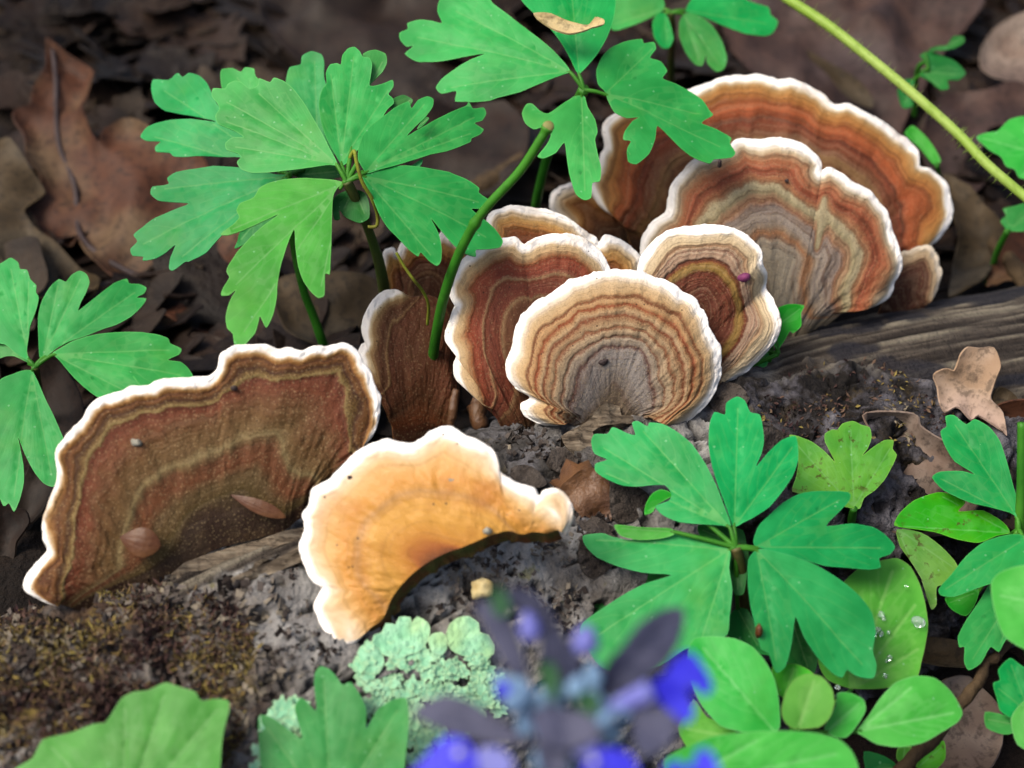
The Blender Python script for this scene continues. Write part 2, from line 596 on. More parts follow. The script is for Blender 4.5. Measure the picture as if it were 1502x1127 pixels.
# ------------------------------------------------------------------ log
LR, LZ = 4.0, 3.0
sil = [(-620, 1105), (-300, 985), (-100, 935), (80, 892), (330, 775), (600, 660), (850, 580), (1180, 470), (1500, 414), (1900, 356), (2300, 300)]
vdir = FWD
axis = []
Lg = np.array([0.888, 0.46, 0.0])
for it in range(2):
    axis_new = []
    for i, p in enumerate(sil):
        L = Lg if it == 0 else (axis[min(i + 1, len(axis) - 1)] - axis[max(i - 1, 0)])
        L = L / np.linalg.norm(L)
        r = rays([p])[0]; r = r / np.linalg.norm(r)
        n = np.cross(L, r); n /= np.linalg.norm(n)
        if n[2] < 0: n = -n
        zt = LZ + LR * n[2]
        r0 = rays([p])[0]
        P = CAM + r0 * ((zt - CAM[2]) / r0[2])
        axis_new.append(P - LR * n)
    axis = axis_new
axis = np.array(axis)
axc = smooth(axis, False, 60)
axc = resample(axc, 900)
# keep fine sampling near the frame only
NU, NV = 760, 300
u = np.linspace(0, 1, NU)
axc = np.stack([np.interp(u, np.linspace(0, 1, len(axc)), axc[:, i]) for i in range(3)], 1)
Tg = np.gradient(axc, axis=0); Tg /= np.linalg.norm(Tg, axis=1)[:, None]
side = np.cross(Tg, np.array([0, 0, 1.0])); side /= np.linalg.norm(side, axis=1)[:, None]
upl = np.cross(side, Tg)
# angle: 0 = front (towards camera), 90 = top, 180 = back
th = np.radians(np.concatenate([np.linspace(-95, -45, 12)[:-1], np.linspace(-45, 150, NV - 30), np.linspace(150, 265, 21)[1:-1]]))
NV = len(th)
TH = np.tile(th, (NU, 1)).ravel()
AX = np.repeat(axc, NV, 0); SD = np.repeat(side, NV, 0); UPL = np.repeat(upl, NV, 0)
NL = SD * np.cos(TH)[:, None] + UPL * np.sin(TH)[:, None]
if NL[NU // 2 * NV + int(np.argmin(abs(th))), 1] > 0:
    SD = -SD
    NL = SD * np.cos(TH)[:, None] + UPL * np.sin(TH)[:, None]
arc = np.repeat(np.concatenate([[0], np.cumsum(np.linalg.norm(np.diff(axc, axis=0), axis=1))]), NV)
base0 = AX + NL * LR
pp, dd = w2px(base0)
uv3 = np.stack([arc, TH * LR, np.zeros_like(arc)], 1)
nwob = 40 * fbm(uv3 * 0.9, 21, 4)
# zones of the log surface, laid out along the log
q = pp + np.stack([nwob, nwob * 0.6], 1)
wood_r = sstep(1050, 1140, q[:, 0]) * (1 - sstep(-10, 10, q[:, 1] - np.interp(q[:, 0], [1050, 1130, 1250, 1370, 1500, 2300], [600, 540, 528, 560, 600, 760])))
wood_l = np.clip(1 - seg_dist(q, np.array([[235, 880], [330, 820], [440, 775], [520, 735]])) / 36, 0, 1)
wood_l = sstep(0.1, 0.5, wood_l)
moss = (1 - sstep(300, 420, q[:, 0] - (q[:, 1] - 880) * 0.25)) * sstep(-12, 6, q[:, 1] - np.interp(q[:, 0], [-600, 0, 100, 330, 420], [840, 850, 860, 860, 900]))
moss *= (1 - wood_l) * (0.35 + 0.65 * sstep(-0.35, 0.15, vnoise(uv3 * 0.8, 91)))
darkb = sstep(1040, 1100, q[:, 0]) * (1 - wood_r)
darkm = (1 - sstep(20, 70, seg_dist(q, np.array([[560, 690], [700, 640], [820, 690], [860, 720]]))))
stain = np.zeros(len(q))
for pa, wd_ in (([[1232, 505], [1285, 507]], 15), ([[1310, 530], [1390, 545]], 18), ([[1300, 440], [1400, 425], [1520, 410]], 14), ([[1460, 545], [1510, 540]], 12), ([[1180, 560], [1110, 555]], 14), ([[1190, 475], [1290, 462]], 10)):
    stain = np.maximum(stain, 1 - sstep(wd_ * 0.6, wd_ * 1.15, seg_dist(pp + 0.35 * np.stack([nwob, nwob], 1), np.array(pa, float))))
rough_n = fbm(uv3 * np.array([1.0, 1.6, 1]), 5, 5, gain=0.55)
pits = vnoise(uv3 * np.array([2.2, 3.4, 1]), 31)
pits2 = vnoise(uv3 * np.array([3.5, 5.5, 1]) + 9, 33)
pits3 = vnoise(uv3 * np.array([5.0, 2.4, 1]) + 5, 37)
pit = 0.7 * sstep(0.62, 0.74, pits3) + sstep(0.60, 0.72, pits) + 0.8 * sstep(0.62, 0.74, pits2)
fine = fbm(uv3 * 7.0, 8, 4, gain=0.6)
grain = fbm(uv3 * np.array([0.55, 8.0, 1]), 13, 4, gain=0.6)
plate = vnoise(uv3 * np.array([0.8, 1.5, 1]), 41)
crack = sstep(0.0, 0.06, np.abs(plate))
isw = np.clip(wood_r + wood_l, 0, 1)
lcr = 1 - sstep(0.0, 0.045, np.abs(vnoise(uv3 * np.array([0.28, 1.5, 1]) + 4, 71) + 0.15 * vnoise(uv3 * 1.5, 72)))
disp = (1 - isw) * (0.09 * rough_n + 0.04 * fine - 0.26 * pit * (1 - moss * .6) - 0.05 * (1 - crack) - 0.16 * lcr)
disp += isw * (0.045 * grain + 0.10 * vnoise(uv3 * 0.4, 3)) - 0.18 * wood_r
disp += moss * 0.12 * fbm(uv3 * 3.0, 77, 3)
disp += darkb * 0.18 * fbm(uv3 * 1.4, 55, 4)
LV = base0 + NL * disp[:, None]
LF = grid_faces(NU, NV, 0, True)

t = NT('log_surface')
ob = t.obj()
a_w, a_m, a_d, a_p, a_g = t.attr('wood'), t.attr('moss'), t.attr('darkbark'), t.attr('pit'), t.attr('grain')
nA = t.noise(120, 6, 0.65); nB = t.noise(600, 5, 0.65); nC = t.noise(45, 4, 0.6); nD = t.noise(220, 4, 0.6)
bark = t.ramp(nA, [(0.0, alb(44, 40, 38)), (0.34, alb(92, 89, 86, k=.6)), (0.46, alb(120, 118, 116, k=.6)), (0.60, alb(146, 145, 142, k=.6)), (1.0, alb(184, 182, 176, k=.6))])
bark = t.mix(t.math('MULTIPLY', t.maprange(nC, 0.54, 0.68), 0.5), bark, alb(96, 84, 68))
bark = t.mix(t.math('MULTIPLY', t.maprange(nD, 0.62, 0.70), 0.7), bark, alb(140, 138, 92))
bark = t.mix(t.math('MULTIPLY', t.maprange(nB, 0.58, 0.72), 0.5), bark, alb(40, 34, 30))
wood = t.ramp(a_g, [(0.0, alb(38, 32, 28)), (0.35, alb(66, 59, 53)), (0.55, alb(92, 84, 75)), (0.8, alb(122, 114, 100)), (1.0, alb(146, 138, 122))])
nW = t.noise(28, 3, 0.5)
wood = t.mix(t.math('MULTIPLY', t.attr('stain'), 0.88), wood, alb(40, 41, 50))
wood = t.mix(t.math('MULTIPLY', t.maprange(nW, 0.45, 0.65), 0.4), wood, alb(70, 60, 54))
wood = t.mix(t.math('MULTIPLY', t.maprange(nB, 0.55, 0.8), 0.4), wood, alb(44, 38, 32))
dk = t.ramp(nA, [(0.0, alb(14, 12, 10)), (0.45, alb(40, 36, 34)), (0.56, alb(88, 86, 92, k=.45)), (0.7, alb(126, 124, 130, k=.45)), (1.0, alb(150, 146, 140))])
dk = t.mix(t.math('MULTIPLY', t.maprange(nD, 0.56, 0.7), 0.6), dk, alb(80, 66, 34))
ms = t.ramp(nD, [(0.0, alb(22, 16, 14)), (0.42, alb(52, 40, 36, k=.55)), (0.55, alb(84, 66, 48, k=.55)), (0.68, alb(112, 96, 48, k=.55)), (1.0, alb(130, 118, 70, k=.55))])
ms = t.mix(t.math('MULTIPLY', t.maprange(nB, 0.45, 0.7), 0.7), ms, alb(30, 22, 22))
c = t.mix(a_d, bark, dk)
c = t.mix(a_m, c, ms)
c = t.mix(a_w, c, wood)
c = t.mix(t.math('MULTIPLY', a_p, 0.75), c, alb(22, 18, 15))
nb = t.bump(t.math('ADD', nA, t.math('MULTIPLY', nB, 0.8)), 1.0, 0.002)
M['log'] = t.out(t.principled(c, 0.85, nb, **{'Specular IOR Level': 0.1}).outputs[0])

log = thing('fallen_log', axc[NU // 2] - np.array([0, 0, LR]), 'rotting grey fallen log that carries the bracket fungi across the picture', 'log')
lo = mesh_obj('bark', LV, LF, M['log'], log, attrs={
    'wood': isw, 'moss': moss, 'darkbark': np.clip(darkb + 0.8 * darkm, 0, 1), 'pit': np.clip((pit + 0.7 * lcr) * (1 - isw) * (1 - moss), 0, 1),
    'stain': stain,
    'grain': np.clip(0.47 + 0.55 * grain, 0, 1)})
LVl = [Vector(v) for v in LV]
bvh = BVHTree.FromPolygons(LVl, LF)
bvh0 = BVHTree.FromPolygons([Vector(v) for v in (base0 + NL * 0.02)], LF)


def onlog(x, y, tree=None):
    r = rays([(x, y)])[0]
    h = (tree or bvh).ray_cast(Vector(CAM), Vector(r).normalized())
    if h[0] is None:
        return None, None
    nn = np.array(h[1])
    if nn @ r > 0: nn = -nn
    return np.array(h[0]), nn


def logpoint(x, y):
    for k in range(60):
        p, n = onlog(x, y + 3 * k)
        if p is not None:
            return p
    return px2w(x, y, 31)


# ------------------------------------------------------------------ bracket fungi
def lum_fun(stops):
    xs = [p for p, c in stops]; ys = [0.3 * c[0] + 0.6 * c[1] + 0.1 * c[2] for p, c in stops]
    return lambda v: np.interp(v, xs, ys)


W_ = (250, 246, 240)
NFUN = 0
BR = []


def bracket(label, margin, base, anchor, n, stops, white=0.93, rimk=None, thick=0.09, bulge=0.15, und=0.08, ridge=0.035,
            wobz=0.018, terr=0.006, Dmax=None, rim=1.0, mixt=0.2, ringk=0.5, extvec=None, vextra=None, fuzz=0.6, extend=0.6, smoothsurf=False, under='under', gloss=0.6, cup=0.0, jag=1.3, extra=None, name='bracket_fungus'):
    global NFUN
    NFUN += 1
    sd = NFUN * 101
    Ns, Nt = 260, 96
    Mx = resample(smooth(margin, False, 6), Ns)
    Bx = resample(smooth(base, False, 6), Ns)
    s = np.linspace(0, 1, Ns)
    plen = np.linalg.norm(np.diff(Mx, axis=0), axis=1).sum()
    out = Mx - Bx
    out /= np.linalg.norm(out, axis=1)[:, None] + 1e-6
    Mx = Mx + out * (1.25 * jag * n1(s * plen / 13, sd, 4) + 0.8 * jag * n1(s * plen / 60, sd + 3, 2))[:, None]
    t = np.linspace(0, 1, Nt)
    P = Bx[:, None, :] + (Mx - Bx)[:, None, :] * t[None, :, None]
    Wd = on_plane(P.reshape(-1, 2), anchor, n).reshape(Ns, Nt, 3)
    tt = np.tile(t, (Ns, 1)); ss = np.tile(s[:, None], (1, Nt))
    rk = np.ones(Ns) if rimk is None else np.interp(s, [a for a, b in rimk], [b for a, b in rimk])
    lat = ss * plen / 90.0
    flat = lambda a: a.ravel()
    wn_ = fbm(np.stack([flat(lat), flat(tt) * 3.0, np.full(Ns * Nt, sd * 0.1)], 1), sd + 7, 4).reshape(Ns, Nt)
    wn2 = fbm(np.stack([flat(lat) * 4, flat(tt) * 5, np.full(Ns * Nt, sd * 0.2)], 1), sd + 11, 3).reshape(Ns, Nt)
    dm = seg_dist(Wd.reshape(-1, 3), Wd[::2, -1]).reshape(Ns, Nt)
    Dm = Dmax if Dmax else float(np.percentile(dm, 99))
    a0_ = 0.75
    v = np.clip(1 - dm / Dm, 0, 1)
    w_ = 40
    Ms_ = np.pad(Wd[:, -1], ((w_, w_), (0, 0)), 'edge')
    Ms_ = np.stack([np.convolve(Ms_[:, q_], np.ones(2 * w_ + 1) / (2 * w_ + 1), 'valid') for q_ in range(3)], 1)
    dm2 = seg_dist(Wd.reshape(-1, 3), Ms_[::3]).reshape(Ns, Nt)
    v2_ = np.clip(1 - dm2 / Dm - 0.02, 0, 1)
    v = v + (v2_ - v) * (1 - sstep(0.55, 0.86, tt))
    v = v - (0.07 / Dm) * (n1(s * plen / 45, sd + 61, 3)[:, None]) * sstep(0.75, 0.95, tt)
    tz = 1 - (1 - tt) * np.clip(np.linalg.norm(Wd[:, -1] - Wd[:, 0], axis=1)[:, None] / Dm, 0.5, 1.0)
    v = v + (np.minimum(tz, 1) - v) * mixt * (1 - sstep(a0_, 0.97, tt))
    vb = v.copy()
    for sh in range(1, 6):
        vb += np.roll(np.pad(v, ((sh, sh), (0, 0)), 'edge'), sh, 0)[sh:-sh] + np.roll(np.pad(v, ((sh, sh), (0, 0)), 'edge'), -sh, 0)[sh:-sh]
    vb /= 11.0
    v = v + (vb - v) * (1 - sstep(0.70, 0.86, tt))
    a_r = 1 - 0.34 * rim / Dm; b_r = 1 - 0.055 * rim / Dm
    pW = next((p for p, c in stops if c == W_), stops[-1][0])
    stops = [(p * a_r / 0.85 if p < 0.85 else min(a_r + (p - 0.85) / (pW - 0.85) * (b_r - a_r), 1.0), c) for p, c in stops]
    v = v - (1 - rk[:, None]) * 0.42 * rim / Dm * sstep(0.4, 0.9, tt)
    env = np.clip(4 * v * (1 - v), 0, 1) ** 0.8
    v = np.clip(v + env * (wobz * 1.5 * wn_ + wobz * 0.5 * wn2), 0, 1)
    if vextra is not None:
        v = vextra(ss, tt, v)
    lf = lum_fun(stops)
    hh = bulge * np.sin(np.pi * np.clip(tt, 0, 1)) + cup * np.sin(np.pi * ss) * tt
    hh = hh + und * tt ** 2 * n1(s * plen / 70, sd + 21, 2)[:, None] + 0.03 * wn2 * env
    L0 = lf(v)
    hh = hh + ridge * (np.clip(L0, 0, 165) - 110) / 110.0 * np.clip(tt * 4, 0, 1)
    # step-like terraces
    hh = hh + terr * n1(v.ravel() * 22 + sd, sd + 51, 2).reshape(Ns, Nt) * env
    if extra is not None:
        hh = hh + extra(ss, tt)
    e = Wd[:, -1] - Wd[:, -8]
    e /= np.linalg.norm(e, axis=1)[:, None] + 1e-9
    U = Wd + n * hh[..., None]
    # micro relief on the felted margin
    mz = np.clip((tt - 0.86) / 0.1, 0, 1)
    U = U + n * (0.02 * mz * fbm(np.stack([flat(ss) * plen / 9, flat(tt) * 25, np.zeros(Ns * Nt)], 1), sd + 31, 3).reshape(Ns, Nt))[..., None]
    thk = thick * (0.75 + 0.25 * tt) * (0.7 + 0.3 * rk[:, None])
    Lw = U - n * thk[..., None]
    ti = int(Nt * 0.90)
    sang = ss * plen / 60.0
    BR.append((anchor, n, bulge))
    root = thing(name, (U[Ns // 2, 0] + U[0, 0] + U[-1, 0]) / 3, label, 'fungus', 'bracket fungi growing on the log')
    nm = 'bracket_zones_%d' % NFUN
    cols = [(p, alb(*c, k=0.37) if (smoothsurf and c != W_) else alb(*c)) for p, c in stops]
    mat = mat_bracket(nm, cols, fuzz=fuzz, gloss=gloss, wob=wobz * 0.7, smoothsurf=smoothsurf, ra=a_r, rb=b_r, ringk=ringk)
    # cap, with two rows continuing into the wood
    back = Bx - (Mx - Bx) * 0.02
    ext = []
    for kx in (1.0, 0.5):
        d = -(Wd[:, 6] - Wd[:, 0]); d = d / (np.linalg.norm(d, axis=1)[:, None] + 1e-9)
        mid = d.mean(0); d = 0.5 * d + 0.5 * mid
        ext.append(U[:, 0] + (np.asarray(extvec) * kx if extvec is not None else d * extend * kx - n * 0.35 * kx * extend))
    C = np.concatenate([ext[0][:, None], ext[1][:, None], U[:, :ti + 1]], 1)
    Cz = np.concatenate([np.zeros((Ns, 2)), v[:, :ti + 1]], 1)
    Cs = np.concatenate([sang[:, :1], sang[:, :1], sang[:, :ti + 1]], 1)
    if extvec is not None:
        A_ = np.stack([ext[0] + 0.06 * np.stack([n1(s * 30, sd), n1(s * 30, sd + 1), n1(s * 30, sd + 2)], 1), ext[1] + 0.05 * np.stack([n1(s * 24, sd + 4), n1(s * 24, sd + 5), n1(s * 24, sd + 6)], 1), U[:, 0]], 1)
        mesh_obj('attachment', A_.reshape(-1, 3), grid_faces(Ns, 3), M['under_dark'], root)
        C, Cz, Cs = C[:, 2:], Cz[:, 2:], Cs[:, 2:]
    nc = C.shape[1]
    F = grid_faces(Ns, nc)
    mesh_obj('cap', C.reshape(-1, 3), F, mat, root, {'zone': Cz.ravel(), 'sang': Cs.ravel()})
    # rolled margin
    cen = (U[:, -1] + Lw[:, -1]) / 2
    rr = thk[:, -1] / 2
    rows = [U[:, j] for j in range(ti, Nt)]
    zr = [v[:, j] for j in range(ti, Nt)]
    for ph in np.linspace(math.pi / 2, -math.pi / 2, 11)[1:-1]:
        rows.append(cen + n * (rr * math.sin(ph))[:, None] + e * (rr * 1.1 * math.cos(ph))[:, None])
        zr.append(v[:, -1])
    for j in range(Nt - 1, ti - 1, -1):
        rows.append(Lw[:, j]); zr.append(v[:, -1])
    R = np.stack(rows, 1); Rz = np.stack(zr, 1)
    Rs = np.tile(sang[:, :1] * 0 + sang[:, -1:], (1, R.shape[1]))
    mesh_obj('margin', R.reshape(-1, 3), grid_faces(Ns, R.shape[1]), mat, root, {'zone': Rz.ravel(), 'sang': Rs.ravel()})
    e2 = ext[0] - n * thick
    Lc = np.concatenate([e2[:, None], Lw[:, :ti + 1]], 1)
    mesh_obj('underside', Lc.reshape(-1, 3), [f[::-1] for f in grid_faces(Ns, Lc.shape[1])], M[under], root)
    # the two flanks
    for k in (0, -1):
        A = np.concatenate([C[k]]); B = np.concatenate([e2[k][None], e2[k][None], Lw[k, :ti + 1]])[-len(A):]
        V = np.concatenate([A, B]); n_ = len(A)
        mesh_obj('flank', V, [(i, i + 1, n_ + i + 1, n_ + i) for i in range(n_ - 1)], M[under], root)
    return root


zi = lambda p: Z(20, 490, 2.7309, p)
z2 = lambda p: Z(400, 600, 3.1304, p)
z3 = lambda p: Z(520, 280, 2.3469, p)
z4 = lambda p: Z(800, 90, 2.4226, p)
zf = lambda p: Z(520, 330, 3.4167, p)

LIFT = np.array([0, 0, 0.0])

bracket('large dark brown bracket fungus with olive zones, furthest left on the log',
        zi([(170, 1090), (120, 1070), (60, 1040), (45, 1010), (60, 975), (95, 930), (130, 890), (142, 872), (125, 830), (120, 780), (125, 730), (140, 690), (155, 650), (175, 600), (180, 560), (175, 510), (180, 470), (210, 430), (245, 385), (285, 345), (305, 300), (345, 265), (395, 250), (445, 235), (480, 215), (540, 215), (590, 190), (650, 185), (720, 180), (780, 175), (815, 150), (825, 100), (850, 75), (890, 60), (950, 55), (1010, 55), (1060, 70), (1100, 65), (1150, 75), (1200, 55), (1260, 60), (1320, 45), (1370, 70), (1400, 120), (1430, 170), (1450, 230), (1465, 260), (1460, 320), (1445, 380), (1420, 430), (1380, 460), (1345, 490)]),
        zi([(190, 1085), (230, 1050), (300, 1000), (400, 950), (520, 900), (600, 850), (720, 780), (820, 740), (950, 710), (1080, 680), (1150, 640), (1220, 600), (1280, 555), (1330, 505)]),
        logpoint(330, 815) + np.array([0.05, -0.25, 0.1]), nrm(14, 36),
        [(0.0, (61, 43, 33)), (0.06, (98, 80, 44)), (0.16, (108, 84, 52)), (0.24, (119, 72, 43)), (0.33, (116, 75, 47)), (0.39, (139, 120, 80)), (0.44, (117, 91, 55)), (0.56, (114, 82, 47)), (0.66, (119, 77, 48)), (0.73, (123, 68, 43)), (0.785, (107, 55, 35)), (0.80, (150, 128, 78)), (0.825, (112, 84, 44)), (0.85, (72, 44, 26)), (0.875, (126, 84, 44)), (0.895, (96, 58, 34)), (0.915, (176, 124, 66)), (0.93, (215, 180, 130)), (0.95, W_)],
        bulge=0.12, und=0.09, ridge=0.04, fuzz=0.8, thick=0.085, wobz=0.03, ringk=0.18)

bracket('bright orange bracket fungus with broad white rim, in front of the others',
        z2([(430, 1025), (380, 1075), (330, 1095), (290, 1095), (260, 1050), (240, 1000), (215, 950), (200, 900), (225, 850), (240, 820), (205, 800), (180, 770), (160, 720), (140, 670), (140, 620), (160, 570), (160, 530), (150, 490), (180, 450), (190, 400), (200, 370), (260, 340), (300, 300), (340, 260), (380, 220), (430, 185), (480, 165), (530, 148), (580, 160), (640, 165), (690, 145), (720, 115), (780, 97), (830, 97), (880, 130), (940, 150), (990, 180), (1020, 210), (1040, 250), (1045, 290), (1080, 325), (1140, 355), (1200, 380), (1222, 412), (1240, 385), (1290, 375), (1330, 400), (1360, 440), (1370, 490), (1355, 540), (1335, 572)]),
        z2([(440, 1010), (500, 970), (525, 920), (545, 870), (590, 810), (650, 750), (720, 700), (800, 660), (870, 635), (930, 610), (1000, 580), (1080, 560), (1140, 575), (1200, 565), (1260, 570), (1310, 555)]),
        logpoint(640, 850) + np.array([0, -0.1, 1.15]), nrm(-8, 47),
        [(0.0, (120, 66, 28)), (0.02, (176, 100, 40)), (0.05, (200, 130, 46)), (0.12, (214, 148, 58)), (0.28, (224, 164, 70)), (0.46, (226, 168, 76)), (0.52, (224, 164, 74)), (0.60, (200, 148, 82)), (0.66, (214, 152, 64)), (0.76, (220, 154, 66)), (0.82, (222, 162, 80)), (0.87, (226, 178, 108)), (0.905, (240, 214, 176)), (0.925, W_)],
        bulge=0.10, und=0.10, ridge=0.008, terr=0.0, rimk=[(0, 1), (0.85, 1), (0.92, .82), (1, .82)], rim=1.35, ringk=0.16, fuzz=0.1, thick=0.085, smoothsurf=True, gloss=0.5, under='under_dark', extvec=(0.08, 0.12, -0.34), wobz=0.012, cup=0.1)

bracket('round tan and grey zoned bracket fungus at the centre of the cluster',
        z3([(700, 808), (650, 805), (610, 790), (585, 765), (580, 735), (610, 715), (570, 690), (540, 660), (522, 620), (530, 580), (550, 530), (555, 490), (570, 440), (600, 405), (650, 375), (690, 345), (740, 315), (800, 295), (860, 285), (920, 275), (980, 285), (1040, 300), (1090, 325), (1130, 355), (1165, 380), (1195, 420), (1210, 470), (1235, 510), (1255, 560), (1260, 610), (1250, 660), (1230, 710), (1200, 750), (1160, 780), (1110, 815), (1080, 815)]),
        z3([(735, 800), (760, 785), (790, 770), (820, 750), (850, 725), (880, 715), (910, 715), (930, 735), (960, 750), (990, 765), (1020, 785)]),
        logpoint(895, 605) + np.array([0, -0.3, 0.3]), nrm(2, 40),
        [(0.0, (92, 78, 64)), (0.08, (118, 104, 90)), (0.20, (152, 144, 138)), (0.30, (150, 140, 132)), (0.345, (104, 74, 66)), (0.375, (158, 142, 126)), (0.42, (172, 156, 134)), (0.455, (118, 78, 58)), (0.48, (170, 148, 120)), (0.525, (186, 160, 126)), (0.56, (136, 84, 54)), (0.59, (176, 148, 112)), (0.635, (164, 126, 90)), (0.665, (126, 66, 38)), (0.70, (192, 160, 120)), (0.735, (176, 134, 92)), (0.765, (146, 66, 34)), (0.79, (186, 140, 94)), (0.82, (198, 158, 112)), (0.845, (136, 80, 46)), (0.862, (210, 172, 122)), (0.895, (226, 196, 152)), (0.925, (240, 226, 204)), (0.945, W_)],
        bulge=0.35, und=0.09, ridge=0.04, fuzz=0.7, wobz=0.026, thick=0.085, mixt=0.7, ringk=0.30, jag=2.0)

bracket('red-brown zoned bracket fungus half hidden behind the round central one',
        z3([(465, 745), (430, 725), (390, 690), (350, 650), (345, 610), (355, 570), (320, 530), (318, 490), (330, 450), (345, 410), (355, 395), (330, 370), (328, 330), (350, 280), (380, 240), (420, 215), (470, 185), (520, 170), (555, 165), (580, 190), (600, 180), (650, 160), (710, 155), (770, 165), (820, 190), (855, 225), (875, 270), (890, 330), (880, 400)]),
        z3([(475, 745), (490, 785), (520, 800), (560, 790), (600, 760), (640, 720), (680, 690), (720, 640)]),
        logpoint(750, 620) + np.array([0, 0, 0.1]), nrm(10, 34),
        [(0.0, (54, 34, 22)), (0.15, (84, 54, 32)), (0.30, (104, 62, 40)), (0.42, (116, 74, 48)), (0.46, (158, 122, 84)), (0.49, (126, 64, 44)), (0.60, (128, 66, 48)), (0.66, (136, 74, 50)), (0.685, (172, 134, 94)), (0.71, (138, 66, 46)), (0.78, (154, 76, 52)), (0.83, (150, 72, 46)), (0.855, (168, 108, 66)), (0.88, (212, 176, 128)), (0.905, (226, 198, 154)), (0.93, W_)],
        bulge=0.25, und=0.09, ridge=0.04, fuzz=0.6, wobz=0.018, mixt=0.3, ringk=0.3)

bracket('narrow two-lobed orange-brown bracket fungus peeking over the red-brown one',
        z3([(440, 260), (448, 170), (465, 95), (500, 75), (550, 60), (610, 65), (680, 80), (740, 105), (790, 140), (830, 165), (842, 182), (860, 160), (900, 170), (940, 190), (975, 225), (985, 270), (980, 330)]),
        z3([(520, 420), (620, 440), (700, 440), (780, 430), (860, 400)]),
        logpoint(800, 600) + np.array([0.1, 1.2, 0.5]), nrm(8, 34),
        [(0.0, (60, 34, 22)), (0.4, (110, 58, 38)), (0.62, (132, 66, 40)), (0.76, (150, 86, 44)), (0.82, (196, 134, 68)), (0.87, (216, 170, 104)), (0.90, (238, 216, 180)), (0.92, W_)], bulge=0.2, wobz=0.02, rim=0.85)

bracket('dark bracket fungus standing behind the cut green stem, under the leaf tip',
        zf([(150, 430), (130, 340), (120, 280), (120, 240), (140, 180), (150, 140), (180, 128), (205, 135), (215, 152), (240, 95), (290, 85), (350, 70), (420, 60), (440, 38), (470, 60), (500, 100), (540, 150), (580, 220), (600, 300), (600, 380)]),
        zf([(230, 700), (260, 720), (330, 720), (400, 710), (470, 690)]),
        logpoint(640, 640) + np.array([0, 1.6, 0.2]), nrm(10, 34),
        [(0.0, (50, 32, 20)), (0.4, (88, 50, 30)), (0.6, (96, 58, 36)), (0.64, (132, 96, 62)), (0.67, (94, 54, 32)), (0.8, (110, 58, 32)), (0.85, (160, 100, 40)), (0.895, (204, 156, 84)), (0.93, W_)], bulge=0.15, wobz=0.02, rimk=[(0, 1), (0.6, 1), (0.75, .6), (1, .3)])

bracket('brown upright bracket fungus with curled white lobe beside the cut stem',
        zf([(150, 830), (110, 760), (50, 700), (22, 650), (40, 615), (62, 598), (45, 570), (38, 520), (48, 470), (75, 415), (115, 368), (155, 343), (195, 337), (232, 344), (263, 360), (300, 372), (350, 362), (410, 375), (460, 420), (495, 500), (515, 600), (525, 740), (530, 850)]),
        zf([(185, 990), (200, 1040), (235, 1060), (300, 1060), (360, 1040), (420, 1030), (470, 1020)]),
        logpoint(610, 645), nrm(12, 34),
        [(0.0, (70, 40, 24)), (0.08, (122, 66, 34)), (0.3, (104, 64, 38)), (0.5, (110, 66, 42)), (0.62, (116, 68, 44)), (0.70, (104, 60, 38)), (0.735, (146, 112, 70)), (0.76, (108, 68, 42)), (0.85, (112, 70, 44)), (0.885, (176, 140, 92)), (0.905, (232, 210, 166)), (0.925, W_)],
        bulge=0.35, und=0.1, wobz=0.02, rim=0.8, mixt=0.5, ringk=0.2, fuzz=0.7, rimk=[(0, .2), (0.06, .9), (0.1, 1), (0.46, 1), (0.53, .4), (0.57, 0), (1, 0)])

bracket('folded bracket fungus with lilac-grey outer zones, right of the round one',
        z3([(975, 290), (985, 245), (1010, 205), (1050, 165), (1100, 140), (1160, 128), (1220, 122), (1280, 130), (1330, 150), (1370, 180), (1395, 215), (1400, 260), (1420, 290), (1422, 320), (1416, 345), (1440, 390), (1455, 450), (1445, 510), (1420, 550), (1380, 590), (1350, 620), (1300, 650), (1260, 665)]),
        z3([(1040, 430), (1080, 480), (1110, 530), (1140, 570), (1180, 610), (1220, 640), (1245, 660)]),
        logpoint(1040, 560) + np.array([0, 0.1, 0.2]), nrm(-2, 34),
        [(0.0, (92, 52, 34)), (0.2, (110, 58, 42)), (0.40, (118, 62, 42)), (0.50, (108, 52, 34)), (0.55, (146, 116, 56)), (0.62, (164, 128, 66)), (0.655, (124, 66, 38)), (0.685, (96, 50, 34)), (0.71, (176, 148, 124)), (0.755, (160, 126, 104)), (0.775, (190, 164, 138)), (0.80, (146, 108, 88)), (0.825, (194, 168, 138)), (0.85, (164, 124, 92)), (0.87, (214, 190, 150)), (0.91, (232, 212, 176)), (0.935, W_)],
        bulge=0.22, und=0.1, wobz=0.022, ridge=0.04, fuzz=0.5,
        extra=lambda s, t: -0.35 * np.exp(-((s - 0.60) / 0.045) ** 2) * t ** 3 + 0.18 * np.exp(-((s - 0.72) / 0.07) ** 2) * t ** 2)

